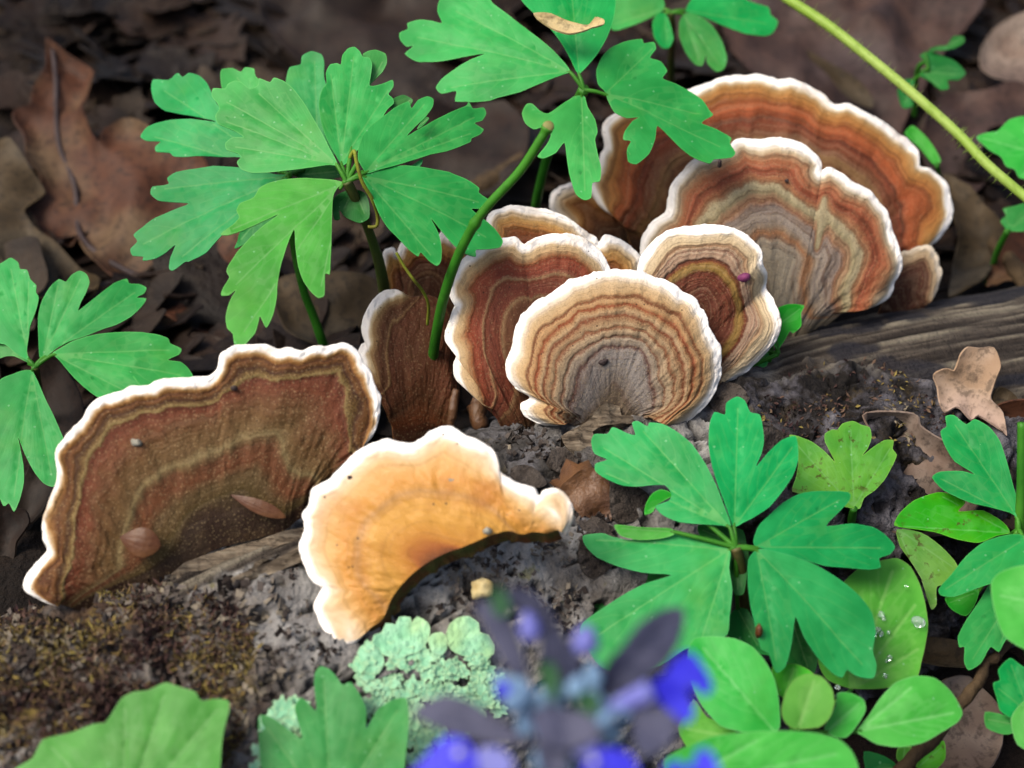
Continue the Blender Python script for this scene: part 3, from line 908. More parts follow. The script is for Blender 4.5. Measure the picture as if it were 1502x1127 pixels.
bracket('broad two-lobed rust and grey bracket fungus with a pale radial crease',
        z4([(340, 690), (345, 640), (380, 580), (430, 540), (440, 490), (450, 440), (490, 395), (530, 355), (580, 335), (640, 310), (690, 285), (760, 285), (830, 278), (890, 290), (940, 320), (970, 350), (981, 378), (970, 398), (985, 393), (1010, 380), (1050, 405), (1100, 440), (1150, 465), (1180, 500), (1215, 540), (1230, 590), (1245, 640), (1260, 690), (1265, 740), (1240, 790), (1220, 840), (1170, 870), (1110, 880)]),
        z4([(640, 840), (720, 870), (800, 905), (860, 920), (930, 912), (1000, 900), (1060, 892)]),
        logpoint(1150, 470) + np.array([0, -0.2, 0.1]), nrm(6, 34),
        [(0.0, (130, 118, 99)), (0.10, (152, 142, 125)), (0.22, (162, 150, 133)), (0.28, (164, 114, 77)), (0.32, (154, 132, 110)), (0.37, (165, 152, 139)), (0.48, (157, 140, 128)), (0.52, (159, 114, 85)), (0.57, (163, 131, 99)), (0.60, (167, 154, 117)), (0.65, (185, 172, 136)), (0.675, (150, 113, 81)), (0.71, (175, 114, 77)), (0.745, (150, 79, 54)), (0.79, (176, 96, 64)), (0.84, (182, 115, 78)), (0.87, (193, 151, 113)), (0.895, (224, 206, 172)), (0.925, W_)],
        bulge=0.32, und=0.10, wobz=0.03, ridge=0.04, fuzz=0.7, thick=0.085,
        extra=lambda s, t: 0.03 * np.exp(-((s - 0.575) / 0.025) ** 2) * t ** 4,
        vextra=lambda s, t, v: v + (0.645 - v) * np.exp(-((s - 0.575 - 0.03 * (1 - t)) / 0.014) ** 2) * sstep(0.40, 0.5, t) * (1 - sstep(0.80, 0.86, t)))

bracket('widest orange-rust bracket fungus at the back of the right-hand cluster',
        z4([(240, 550), (200, 520), (170, 470), (165, 430), (190, 390), (200, 340), (215, 310), (205, 250), (220, 215), (250, 195), (300, 165), (400, 140), (480, 110), (530, 100), (580, 80), (640, 60), (700, 58), (770, 52), (830, 70), (880, 68), (940, 95), (990, 120), (1030, 160), (1080, 155), (1140, 185), (1200, 220), (1260, 260), (1310, 300), (1330, 350), (1328, 378), (1370, 390), (1420, 430), (1440, 480), (1450, 530), (1430, 590), (1390, 640), (1340, 670), (1280, 690)]),
        z4([(290, 605), (380, 640), (520, 680), (700, 720), (900, 750), (1100, 760), (1200, 740), (1250, 710)]),
        logpoint(1200, 470) + np.array([0, 1.3, 0.2]), nrm(6, 36),
        [(0.0, (67, 42, 28)), (0.35, (100, 65, 42)), (0.50, (119, 77, 50)), (0.58, (148, 112, 72)), (0.61, (123, 75, 49)), (0.68, (139, 70, 44)), (0.70, (106, 53, 34)), (0.73, (177, 91, 52)), (0.78, (183, 98, 54)), (0.805, (153, 86, 45)), (0.83, (190, 121, 62)), (0.87, (199, 141, 76)), (0.90, (199, 156, 98)), (0.92, (235, 218, 186)), (0.94, W_)],
        bulge=0.25, und=0.09, wobz=0.02, ridge=0.04, fuzz=0.5, thick=0.085, cup=-0.1)

bracket('small bracket fungus at the far left end of the back cluster',
        z4([(100, 590), (45, 560), (20, 520), (25, 480), (60, 450), (100, 435), (150, 430), (200, 455), (240, 500)]),
        z4([(120, 640), (180, 660), (250, 650), (290, 620)]),
        logpoint(900, 560) + np.array([0, 2.8, 0.4]), nrm(0, 38),
        [(0.0, (50, 30, 18)), (0.4, (100, 60, 34)), (0.65, (150, 92, 44)), (0.78, (196, 140, 74)), (0.86, (236, 214, 176)), (0.88, W_)], bulge=0.1, rim=0.7)

bracket('small dark bracket fungus tucked under the right end of the widest one',
        z4([(1230, 700), (1290, 680), (1340, 662), (1370, 665), (1390, 700), (1405, 740), (1400, 790), (1380, 840)]),
        z4([(1190, 880), (1240, 890), (1300, 885), (1350, 870)]),
        logpoint(1340, 455) + np.array([0, 0.2, 0.1]), nrm(-6, 36),
        [(0.0, (70, 42, 30)), (0.5, (92, 56, 42)), (0.75, (98, 62, 46)), (0.80, (160, 128, 96)), (0.9, (206, 182, 146)), (0.97, (226, 212, 190))], bulge=0.12, jag=2.2, rim=0.6)


# ------------------------------------------------------------------ leaves
def leaf_geo(poly, basept, anchor, n, veins, droop=0.025, fold=0.06, und=0.05, step=8.0, seed=0, k=3, curl=0.0, sidev=False, crinkle=0.012, ten=0.34):
    pl = smooth(poly, True, k, ten)
    keep = [0]
    for i in range(1, len(pl)):
        if np.linalg.norm(pl[i] - pl[keep[-1]]) > 1.2:
            keep.append(i)
    pl = pl[keep]
    # slightly uneven, nibbled outline
    mn, mx = pl.min(0), pl.max(0)
    gx_ = np.arange(mn[0], mx[0], step); gy_ = np.arange(mn[1], mx[1], step * 0.87)
    A, B = np.meshgrid(gx_, gy_)
    A = A + (np.arange(len(gy_)) % 2)[:, None] * step / 2
    G = np.stack([A.ravel(), B.ravel()], 1)
    G = G + rng.uniform(-0.15, 0.15, G.shape) * step
    G = G[inside(G, pl)]
    closed = np.vstack([pl, pl[:1]])
    if len(G):
        G = G[seg_dist(G, closed) > step * 0.45]
    side = []
    for vv in veins:
        vv = np.asarray(vv, float)
        Lv = np.linalg.norm(vv[-1] - vv[0])
        if Lv < 30 or not sidev:
            continue
        dv = (vv[-1] - vv[0]) / Lv
        for iu, u_ in enumerate(np.arange(0.22, 0.9, 0.17)):
            for sg in (-1, 1):
                a_ = math.radians(sg * 34); ln = Lv * (0.40 * (1 - u_) + 0.10)
                d2 = np.array([dv[0] * math.cos(a_) - dv[1] * math.sin(a_), dv[0] * math.sin(a_) + dv[1] * math.cos(a_)])
                p0 = vv[0] + dv * Lv * (u_ + (0.05 if sg > 0 else 0))
                side.append(np.array([p0, p0 + d2 * ln * 0.5, p0 + (d2 * 0.9 + dv * 0.35) * ln]))
    vedges = []
    nb = len(pl)
    if sidev:
        runs = []
        for vv in list(veins) + side:
            vv = np.asarray(vv, float)
            r_ = resample(vv, max(3, int(np.linalg.norm(vv[-1] - vv[0]) / 7)))
            ok_ = inside(r_, pl) & (seg_dist(r_, closed) > 2.0)
            runs.append((r_, ok_))
        allv = np.vstack([r_[o_] for r_, o_ in runs])
        if len(allv) and len(G):
            G = G[np.min(np.linalg.norm(G[:, None] - allv[None], axis=2), axis=1) > step * 0.4]
        off = nb + len(G)
        for r_, o_ in runs:
            idx = np.cumsum(o_) - 1 + off
            vedges += [(int(idx[q]), int(idx[q + 1])) for q in range(len(r_) - 1) if o_[q] and o_[q + 1]]
            off += int(o_.sum())
        if len(allv):
            G = np.vstack([G, allv]) if len(G) else allv
    allp = np.vstack([pl, G]) if len(G) else pl
    edges = [(i, (i + 1) % nb) for i in range(nb)] + vedges
    r = delaunay_2d_cdt([Vector(p) for p in allp.tolist()], edges, [], 0, 1e-4)
    vo = np.array([[v[0], v[1]] for v in r[0]])
    tris = [tuple(f) for f in r[2]]
    ce = np.array([vo[list(f)].mean(0) for f in tris])
    ok = inside(ce, pl)
    tris = [f for f, o in zip(tris, ok) if o]
    W = on_plane(vo, anchor, n)
    b0 = on_plane(np.array([basept], float), anchor, n)[0]
    d = W - b0
    rad = np.linalg.norm(d, axis=1)
    ax = np.array(veins[0][-1], float) - np.array(basept, float)
    ang = np.arctan2(*(vo - np.array(basept)).T[::-1]) - math.atan2(ax[1], ax[0])
    ang = np.arctan2(np.sin(ang), np.cos(ang))
    sc = np.linalg.norm(W - CAM, axis=1).mean() / FOC
    vd = np.full(len(vo), 1e9)
    for vv in veins:
        vd = np.minimum(vd, seg_dist(vo, np.asarray(vv, float)) * sc)
    ed = seg_dist(vo, closed) * sc
    vd2 = np.full(len(vo), 1.0)
    for vv in side:
        vd2 = np.minimum(vd2, seg_dist(vo, vv) * sc)
    h = -droop * rad ** 2 + fold * np.clip(vd, 0, 0.5) - 0.02 * np.exp(-(vd / 0.03) ** 2) - 0.008 * np.exp(-(vd2 / 0.04) ** 2)
    h += und * fbm(W * 0.7 + seed * 3.1, seed, 2) * np.clip(rad / 1.0, 0, 1) + crinkle * fbm(W * (5 if crinkle < 0.02 else 9), seed + 4, 2)
    h += curl * np.clip(1 - ed / 0.3, 0, 1) ** 2
    V = W + n * h[:, None]
    # orient towards camera
    a, b, c = V[list(tris[0])]
    f2 = []
    for f in tris:
        a, b, c = V[f[0]], V[f[1]], V[f[2]]
        f2.append(f if np.cross(b - a, c - a) @ n > 0 else f[::-1])
    return V, f2, {'vein': vd, 'vein2': vd2, 'edge': ed, 'ang': ang, 'rad': rad}, b0


def solid(o, th):
    m = o.modifiers.new('thickness', 'SOLIDIFY')
    m.thickness = th * S
    me = o.data
    cnt = {}
    for p in me.polygons:
        for ek in p.edge_keys:
            cnt[ek] = cnt.get(ek, 0) + 1
    for e in me.edges:
        if cnt.get(e.key, 0) < 2:
            e.use_edge_sharp = True
    m.offset = -1
    return o


LSEED = [0]


def leaflet(parent, name, poly, basept, anchor, n, tips, mat, label=None, th=0.016, **kw):
    LSEED[0] += 1
    bp = np.array(basept, float)
    veins = []
    for tp in tips:
        tp = np.array(tp, float)
        veins.append([bp, bp + (tp - bp) * 0.5, bp + (tp - bp) * 0.93])
    kw.setdefault('sidev', True)
    V, F, A, b0 = leaf_geo(poly, basept, anchor, n, veins, seed=LSEED[0], **kw)
    o = mesh_obj(name, V, F, M[mat], parent, A, origin=b0 if parent is None else None)
    solid(o, th)
    if label:
        o['label'] = label
    return o


def plant(label, hub, hd, leaflets, mat, stem=None, stem_r=(0.10, 0.13), stem_mat='stem', cat='plant', name='anemone_plant', group='green woodland plants', k=None):
    """leaflets: (poly, base point, tips, (yaw, el), depth offset, material or None, extras)"""
    H = px2w(hub[0], hub[1], hd)
    foot = None
    if stem:
        pts = [px2w(x, y, d) for x, y, d in stem]
        foot = pts[-1]
    root = thing(name, foot if foot is not None else H, label, cat, group)
    for L in leaflets:
        poly, bp, tips, (yw, el), dd = L[:5]
        mt = L[5] if len(L) > 5 and L[5] else mat
        kw = L[6] if len(L) > 6 else {}
        n = nrm(yw, el)
        anc = px2w(bp[0], bp[1], hd + dd)
        leaflet(root, 'leaflet', poly, bp, anc, n, tips, mt, **kw)
        hb = np.array(hub, float); b = np.array(bp, float)
        if 3 < np.linalg.norm(hb - b) < 120:
            mid = H * 0.5 + anc * 0.5 + np.array([0, 0, 0.03])
            tp = on_plane(np.array([bp + (np.array(tips[0]) - b) * 0.03]), anc, n)[0]
            V, F = tube_geo(smooth([H - np.array([0, 0, .02]), mid - np.array([0, 0, .03]), anc - n * 0.035, tp - n * 0.05], False, 5), np.linspace(0.05, 0.03, 16), 8)
            mesh_obj('petiole', V, F, M['stem'], root)
    if stem:
        c = smooth(pts, False, 8)
        V, F = tube_geo(c, np.interp(np.linspace(0, 1, len(c)), np.linspace(0, 1, len(stem_r)), stem_r), 10)
        mesh_obj('stem', V, F, M[stem_mat], root)
    return root


z7 = lambda p: Z(180, 60, 2.5036, p)
za = lambda p: Z(560, 0, 2.7815, p)
zb = lambda p: Z(0, 360, 2.8167, p)
zc = lambda p: Z(1140, 560, 1.989, p)
zd = lambda p: Z(1080, 0, 2.45, p)
ze = lambda p: Z(0, 880, 2.4226, p)
zg = lambda p: Z(0, 60, 2.255, p)
zh = lambda p: Z(1040, 420, 3.251, p)
zm = lambda p: Z(840, 560, 2.562, p)
zk = lambda p: Z(960, 780, 3.129, p)
zl = lambda p: Z(580, 840, 3.004, p)
one = lambda f, *p: f([p])[0]


def ends(x, y, lift=0.0):
    p = gpoint(x, y, lift)
    return w2px([p])[1][0]


# back plant of the left-hand pair first
plant('cool green anemone leaf whorl behind and left of the big central one', one(z7, 610, 488), 31.2, [
    (z7([(610, 490), (560, 490), (480, 470), (400, 460), (330, 455), (260, 462), (190, 470), (155, 490), (160, 512), (100, 520), (92, 545), (120, 570), (170, 580), (220, 585), (240, 590), (180, 610), (110, 635), (60, 665), (25, 690), (40, 715), (12, 740), (20, 765), (60, 770), (60, 785), (110, 780), (150, 760), (185, 735), (165, 780), (160, 820), (175, 828), (220, 800), (235, 800), (260, 790), (300, 770), (340, 730), (380, 690), (430, 650), (500, 590), (560, 540), (600, 505)]), one(z7, 600, 497), z7([(20, 740), (110, 530), (180, 800)]), (-10, 62), 0.0, None),
    (z7([(560, 470), (430, 425), (370, 420), (280, 415), (220, 418), (180, 415), (165, 400), (115, 395), (110, 375), (130, 355), (75, 350), (50, 330), (75, 295), (120, 280), (190, 275), (270, 280), (340, 290), (300, 276), (220, 260), (170, 245), (140, 235), (100, 200), (85, 150), (90, 110), (150, 115), (185, 92), (205, 110), (230, 95), (270, 110), (300, 140), (320, 180), (345, 230), (420, 320), (520, 420)]), one(z7, 580, 480), z7([(70, 325), (100, 130)]), (-12, 58), 0.3, None),
    (z7([(640, 470), (560, 380), (420, 260), (370, 200), (355, 130), (360, 95), (400, 90), (430, 105), (445, 88), (480, 95), (487, 125), (560, 200), (640, 330), (680, 440)]), one(z7, 640, 470), z7([(400, 100)]), (0, 55), 0.5, 'anemone'),
    (z7([(700, 470), (690, 380), (650, 260), (600, 180), (598, 130), (610, 88), (650, 78), (655, 45), (690, 28), (728, 42), (738, 75), (738, 130), (760, 200), (790, 320), (770, 440)]), one(z7, 720, 460), z7([(700, 35)]), (0, 52), 0.5, 'anemone_cool'),
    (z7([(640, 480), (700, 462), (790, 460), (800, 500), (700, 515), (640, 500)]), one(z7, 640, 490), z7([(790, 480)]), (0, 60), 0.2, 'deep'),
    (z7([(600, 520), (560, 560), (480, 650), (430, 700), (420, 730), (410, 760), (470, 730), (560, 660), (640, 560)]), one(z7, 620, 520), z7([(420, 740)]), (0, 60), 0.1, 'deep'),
], 'anemone_cool', stem=[(*one(z7, 610, 488), 31.2), (*one(z7, 620, 700), 32.2), (*one(z7, 660, 900), 32.8), (*one(z7, 700, 1010), 33.2), (*one(z7, 735, 1110), 33.6), (*one(z7, 760, 1180), 34.6)], stem_r=(0.07, 0.11))

plant('big bright green anemone whorl of five leaflets above the left half of the log', one(z7, 822, 515), 29.4, [
    (z7([(790, 455), (760, 395), (735, 345), (700, 285), (665, 225), (625, 170), (590, 140), (550, 125), (535, 142), (495, 125), (490, 150), (460, 165), (430, 140), (405, 130), (375, 140), (365, 158), (320, 155), (315, 185), (335, 210), (345, 235), (330, 260), (340, 290), (370, 305), (410, 325), (440, 347), (400, 345), (370, 365), (375, 390), (415, 405), (430, 420), (415, 440), (430, 465), (470, 480), (530, 482), (620, 475), (700, 465), (760, 455)]), one(z7, 785, 453), z7([(470, 160), (340, 190), (380, 375), (340, 270)]), (-14, 58), 0.0),
    (z7([(800, 450), (770, 400), (745, 350), (728, 290), (720, 230), (730, 180), (748, 150), (745, 110), (760, 80), (785, 75), (800, 80), (805, 45), (825, 18), (850, 12), (870, 30), (880, 50), (905, 55), (915, 80), (912, 110), (905, 155), (920, 158), (950, 150), (990, 135), (993, 160), (975, 185), (990, 200), (995, 220), (970, 245), (940, 300), (900, 340), (870, 390), (840, 430), (815, 455)]), one(z7, 803, 450), z7([(850, 20), (985, 150), (760, 90)]), (4, 55), 0.15),
    (z7([(890, 480), (865, 440), (865, 400), (880, 350), (910, 310), (960, 270), (1000, 240), (1050, 215), (1062, 240), (1085, 210), (1120, 195), (1142, 205), (1140, 235), (1115, 270), (1075, 310), (1045, 345), (1100, 312), (1150, 283), (1200, 257), (1240, 238), (1265, 225), (1275, 210), (1290, 235), (1330, 228), (1340, 250), (1325, 275), (1295, 290), (1330, 310), (1315, 330), (1285, 345), (1280, 360), (1240, 380), (1190, 400), (1130, 415), (1060, 440), (1000, 460), (940, 475), (905, 485)]), one(z7, 892, 482), z7([(1325, 250), (1125, 205), (1310, 315)]), (16, 58), 0.0),
    (z7([(880, 500), (900, 482), (960, 464), (1040, 460), (1120, 467), (1200, 478), (1260, 500), (1310, 530), (1310, 548), (1355, 575), (1355, 592), (1320, 602), (1282, 606), (1330, 640), (1370, 670), (1400, 710), (1390, 735), (1345, 745), (1300, 750), (1300, 775), (1280, 775), (1250, 765), (1210, 735), (1170, 690), (1132, 648), (1160, 700), (1172, 750), (1170, 800), (1155, 818), (1125, 800), (1095, 770), (1085, 785), (1050, 760), (1010, 720), (970, 680), (940, 630), (915, 570), (890, 520)]), one(z7, 885, 495), z7([(1340, 585), (1370, 715), (1150, 800)]), (14, 66), 0.0),
    (z7([(815, 520), (760, 510), (680, 505), (600, 508), (540, 520), (500, 540), (480, 570), (430, 590), (415, 615), (425, 640), (400, 665), (355, 695), (380, 702), (430, 690), (480, 670), (530, 650), (572, 632), (520, 670), (470, 710), (420, 760), (390, 800), (375, 830), (385, 850), (360, 890), (355, 915), (385, 915), (410, 895), (385, 940), (370, 990), (375, 1030), (395, 1050), (400, 1085), (425, 1102), (450, 1080), (480, 1050), (492, 1010), (498, 990), (520, 1032), (545, 990), (560, 930), (565, 870), (580, 810), (600, 750), (628, 685), (632, 750), (642, 820), (660, 870), (690, 910), (715, 930), (738, 920), (740, 845), (758, 850), (762, 790), (765, 720), (768, 640), (772, 570), (790, 535)]), one(z7, 808, 523), z7([(410, 1080), (720, 915), (370, 690), (380, 900)]), (-6, 72), 0.0, 'anemone_bright', {'droop': 0.02}),
    (z7([(895, 100), (880, 50), (900, 36), (930, 30), (965, 45), (970, 75), (955, 110), (915, 150), (890, 190)]), one(z7, 860, 250), z7([(960, 60)]), (4, 52), 0.7, 'anemone'),
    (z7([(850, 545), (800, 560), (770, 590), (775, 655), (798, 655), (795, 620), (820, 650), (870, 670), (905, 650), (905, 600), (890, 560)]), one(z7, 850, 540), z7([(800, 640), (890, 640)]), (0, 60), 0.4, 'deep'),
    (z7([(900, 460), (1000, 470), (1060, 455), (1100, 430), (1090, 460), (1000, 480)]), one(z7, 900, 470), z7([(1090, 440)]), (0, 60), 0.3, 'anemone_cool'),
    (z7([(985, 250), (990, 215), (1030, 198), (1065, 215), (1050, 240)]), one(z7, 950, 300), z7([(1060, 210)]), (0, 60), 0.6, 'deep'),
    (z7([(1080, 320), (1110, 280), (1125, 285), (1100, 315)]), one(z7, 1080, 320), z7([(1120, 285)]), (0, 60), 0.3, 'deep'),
], 'anemone', stem=[(*one(z7, 822, 515), 29.4), (*one(z7, 850, 570), 29.7), (*one(z7, 890, 660), 30.3), (*one(z7, 925, 760), 30.9), (*one(z7, 945, 830), 31.3), (*one(z7, 965, 940), 32.1)], stem_r=(0.10, 0.09, 0.13), stem_mat='stem_brown')

plant('anemone leaf whorl cut off by the left edge, behind the dark bracket', one(zb, 145, 500), 31.0, [
    (zb([(120, 478), (110, 440), (115, 380), (125, 330), (150, 260), (158, 215), (145, 190), (145, 160), (120, 135), (105, 95), (75, 90), (65, 60), (35, 42), (5, 60), (-60, 100), (-120, 200), (-100, 320), (-40, 400), (20, 410), (70, 450)]), one(zb, 115, 470), zb([(30, 60), (110, 120)]), (-6, 58), 0.0),
    (zb([(165, 465), (160, 420), (158, 380), (155, 300), (165, 240), (185, 195), (205, 165), (240, 135), (270, 147), (290, 120), (325, 100), (355, 115), (368, 150), (355, 190), (335, 230), (322, 268), (370, 232), (420, 192), (470, 152), (520, 130), (530, 150), (570, 150), (600, 165), (590, 190), (560, 208), (600, 212), (580, 250), (540, 290), (480, 325), (420, 345), (350, 375), (290, 395), (240, 420), (200, 450)]), one(zb, 175, 465), zb([(580, 165), (340, 110), (240, 140)]), (4, 58), 0.0),
    (zb([(215, 445), (240, 430), (300, 397), (380, 372), (470, 357), (560, 354), (640, 360), (690, 375), (700, 395), (745, 415), (735, 440), (690, 465), (740, 470), (770, 490), (795, 530), (800, 590), (700, 620), (600, 600), (550, 540), (585, 590), (560, 625), (500, 640), (460, 642), (400, 625), (340, 580), (290, 530), (250, 480), (225, 455)]), one(zb, 218, 450), zb([(780, 530), (730, 420), (560, 620)]), (6, 64), 0.0),
    (zb([(130, 515), (90, 520), (40, 540), (0, 560), (-60, 640), (-80, 800), (-40, 950), (0, 1060), (25, 1050), (45, 1085), (70, 1040), (90, 970), (90, 900), (80, 840), (73, 790), (95, 850), (130, 920), (170, 970), (210, 985), (235, 960), (240, 900), (250, 840), (260, 800), (245, 760), (220, 700), (190, 640), (160, 570), (140, 530)]), one(zb, 132, 518), zb([(40, 1060), (210, 970)]), (-4, 68), 0.0),
    (zb([(125, 488), (60, 460), (20, 460), (-60, 480), (-120, 470), (-100, 430), (0, 405), (60, 440)]), one(zb, 120, 488), zb([(-100, 450)]), (-6, 60), 0.05),
], 'anemone', stem=[(*one(zb, 145, 500), 31.0), (*one(zb, 152, 560), 31.5), (*one(zb, 175, 700), 32.6), (*one(zb, 200, 800), 34.0)], stem_r=(0.08, 0.10), stem_mat='stem_brown')

plant('anemone leaf whorl at the top centre with one leaflet over the back fungi', one(za, 825, 365), 31.6, [
    (za([(770, 290), (740, 250), (690, 200), (620, 140), (560, 90), (500, 40), (450, 0), (420, -40), (300, -60), (230, -30), (220, 20), (240, 72), (200, 60), (150, 50), (95, 60), (95, 85), (62, 100), (65, 130), (90, 160), (120, 160), (85, 190), (115, 215), (150, 230), (220, 232), (300, 225), (420, 212), (360, 235), (290, 270), (240, 305), (215, 340), (240, 365), (300, 358), (295, 400), (340, 405), (375, 410), (440, 405), (470, 395), (560, 375), (640, 345), (700, 320), (750, 300)]), one(za, 768, 292), za([(240, 345), (90, 110), (260, 0)]), (-10, 58), 0.0),
    (za([(800, 300), (770, 240), (730, 170), (690, 120), (640, 70), (580, 10), (560, -40), (650, -100), (800, -120), (930, -60), (955, 0), (945, 80), (920, 150), (880, 220), (830, 280)]), one(za, 805, 300), za([(770, -90)]), (0, 56), 0.0),
    (za([(915, 378), (882, 345), (875, 290), (895, 240), (930, 200), (990, 170), (1060, 158), (1070, 175), (1110, 168), (1120, 195), (1095, 232), (1140, 250), (1165, 290), (1145, 322), (1200, 340), (1260, 370), (1310, 400), (1340, 440), (1355, 460), (1320, 480), (1310, 495), (1370, 515), (1430, 550), (1425, 570), (1448, 610), (1430, 630), (1360, 640), (1340, 660), (1280, 640), (1220, 600), (1170, 550), (1125, 512), (1115, 570), (1090, 630), (1040, 670), (1005, 660), (1000, 610), (1015, 580), (985, 570), (990, 540), (1020, 500), (1048, 482), (1000, 485), (950, 460), (920, 400)]), one(za, 912, 382), za([(1420, 600), (1120, 180), (1020, 650), (1330, 460)]), (8, 62), 0.0, None, {'droop': 0.015}),
    (za([(825, 390), (840, 440), (870, 490), (880, 540), (870, 570), (880, 620), (895, 680), (890, 730), (860, 735), (855, 790), (825, 800), (790, 775), (765, 700), (755, 640), (745, 580), (710, 620), (660, 640), (635, 630), (670, 590), (690, 550), (660, 520), (620, 525), (585, 500), (572, 460), (590, 425), (615, 425), (650, 455), (680, 465), (730, 430), (780, 395)]), one(za, 815, 392), za([(830, 790), (600, 450)]), (-4, 70), 0.0),
], 'anemone', stem=[(*one(za, 825, 365), 31.6), (*one(za, 790, 430), 32.2), (*one(za, 690, 600), 33.4), (*one(za, 640, 780), 34.4), (*one(za, 620, 900), 35.6)], stem_r=(0.12, 0.10, 0.11))

plant('blurred anemone leaves at the top edge, right of centre', one(za, 1180, 50), 36.5, [
    (za([(1150, 40), (1100, 70), (1020, 105), (945, 122), (900, 60), (930, -40), (1100, -40), (1150, 0)]), one(za, 1150, 35), za([(930, 100)]), (-8, 58), 0.0),
    (za([(1160, 60), (1180, 110), (1190, 160), (1170, 195), (1140, 190), (1110, 150), (1105, 90), (1130, 50)]), one(za, 1155, 55), za([(1165, 190)]), (0, 66), 0.0),
    (za([(1240, 55), (1300, 70), (1350, 110), (1390, 170), (1410, 230), (1400, 270), (1370, 285), (1330, 250), (1325, 215), (1310, 260), (1280, 255), (1240, 210), (1215, 150), (1215, 90)]), one(za, 1230, 55), za([(1390, 270), (1300, 250)]), (4, 64), 0.0),
    (za([(1240, 45), (1300, 62), (1400, 100), (1480, 130), (1560, 140), (1600, 125), (1620, 80), (1590, 50), (1580, 20), (1500, 0), (1400, -40), (1280, -20)]), one(za, 1235, 40), za([(1600, 90)]), (6, 58), 0.0),
], 'anemone', stem=[(*one(za, 1180, 50), 36.5), (*one(za, 1185, 130), 37), (*one(za, 1180, 300), 38.5), (*one(za, 1190, 420), 40)], stem_r=(0.08, 0.10), stem_mat='stem_brown')

plant('anemone leaf whorl in front of the log, right of the purple flower', one(zm, 612, 620), 27.4, [
    (zm([(595, 540), (570, 470), (540, 390), (500, 310), (450, 235), (400, 190), (340, 155), (290, 145), (280, 160), (245, 138), (222, 145), (235, 192), (205, 185), (150, 160), (130, 185), (80, 185), (68, 215), (80, 260), (130, 285), (85, 300), (85, 330), (130, 360), (190, 385), (260, 388), (345, 385), (372, 420), (360, 445), (310, 465), (340, 500), (400, 525), (480, 535), (560, 540)]), one(zm, 592, 548), zm([(80, 215), (240, 150), (90, 320)]), (-10, 60), 0.0),
    (zm([(605, 545), (580, 480), (550, 400), (525, 320), (512, 240), (515, 160), (535, 110), (575, 120), (580, 75), (620, 50), (650, 65), (670, 110), (705, 120), (715, 160), (720, 220), (710, 270), (690, 318), (740, 260), (790, 215), (840, 200), (850, 240), (850, 290), (830, 350), (790, 410), (740, 470), (680, 510), (640, 530)]), one(zm, 608, 545), zm([(625, 60), (845, 220)]), (2, 56), 0.05),
    (zm([(690, 620), (680, 590), (700, 540), (740, 500), (790, 455), (850, 420), (930, 405), (1040, 410), (1045, 440), (1000, 490), (955, 540), (1050, 530), (1130, 540), (1180, 565), (1220, 610), (1200, 640), (1160, 655), (1165, 690), (1120, 700), (1040, 695), (960, 690), (880, 670), (800, 648)]), one(zm, 688, 622), zm([(1200, 615), (1030, 425)]), (10, 64), 0.05),
    (zm([(690, 632), (660, 670), (658, 760), (670, 850), (690, 930), (710, 1000), (740, 1015), (760, 1070), (775, 1085), (805, 1060), (825, 980), (838, 880), (870, 950), (920, 1020), (980, 1080), (1020, 1100), (1040, 1070), (1080, 1095), (1140, 1100), (1150, 1050), (1135, 1000), (1145, 930), (1130, 860), (1080, 800), (1000, 740), (900, 685), (800, 650), (730, 632)]), one(zm, 692, 632), zm([(1130, 1080), (775, 1070)]), (6, 70), 0.0),
    (zm([(590, 628), (500, 592), (400, 562), (300, 575), (220, 590), (150, 575), (110, 560), (40, 565), (45, 600), (90, 650), (170, 690), (260, 715), (372, 725), (270, 755), (180, 800), (100, 850), (40, 890), (25, 930), (60, 1000), (110, 1060), (200, 1090), (330, 1060), (420, 1000), (500, 980), (580, 950), (590, 880), (600, 780), (588, 700)]), one(zm, 590, 630), zm([(50, 580), (60, 960), (480, 980)]), (-8, 68), 0.0),
    (zm([(155, 540), (200, 542), (270, 550), (370, 553), (380, 575), (330, 590), (250, 595), (180, 580)]), one(zm, 380, 565), zm([(170, 550)]), (-8, 40), 0.05, 'anemone_bright'),
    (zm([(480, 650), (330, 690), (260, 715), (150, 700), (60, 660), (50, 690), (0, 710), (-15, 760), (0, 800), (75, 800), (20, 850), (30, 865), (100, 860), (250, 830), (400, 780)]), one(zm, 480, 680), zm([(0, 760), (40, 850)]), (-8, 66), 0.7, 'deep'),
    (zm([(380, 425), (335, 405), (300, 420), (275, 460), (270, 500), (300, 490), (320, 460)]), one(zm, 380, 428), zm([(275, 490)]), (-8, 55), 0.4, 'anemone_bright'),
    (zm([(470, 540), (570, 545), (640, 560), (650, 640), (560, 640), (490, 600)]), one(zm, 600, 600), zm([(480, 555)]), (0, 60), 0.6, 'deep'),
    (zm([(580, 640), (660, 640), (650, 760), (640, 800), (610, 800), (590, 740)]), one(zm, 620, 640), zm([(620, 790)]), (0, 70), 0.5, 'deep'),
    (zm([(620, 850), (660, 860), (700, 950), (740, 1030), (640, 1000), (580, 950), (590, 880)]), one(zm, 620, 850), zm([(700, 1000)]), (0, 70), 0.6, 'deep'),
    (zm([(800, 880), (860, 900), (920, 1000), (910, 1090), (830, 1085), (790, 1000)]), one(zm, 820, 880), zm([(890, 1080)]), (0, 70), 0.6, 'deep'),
], 'anemone_cool', stem=[(*one(zm, 612, 620), 27.4), (*one(zm, 635, 720), 27.8), (*one(zm, 650, 850), 28.4), (*one(zm, 660, 1000), 29.2), (*one(zm, 665, 1100), 30.2)], stem_r=(0.10, 0.13), stem_mat='stem_brown')

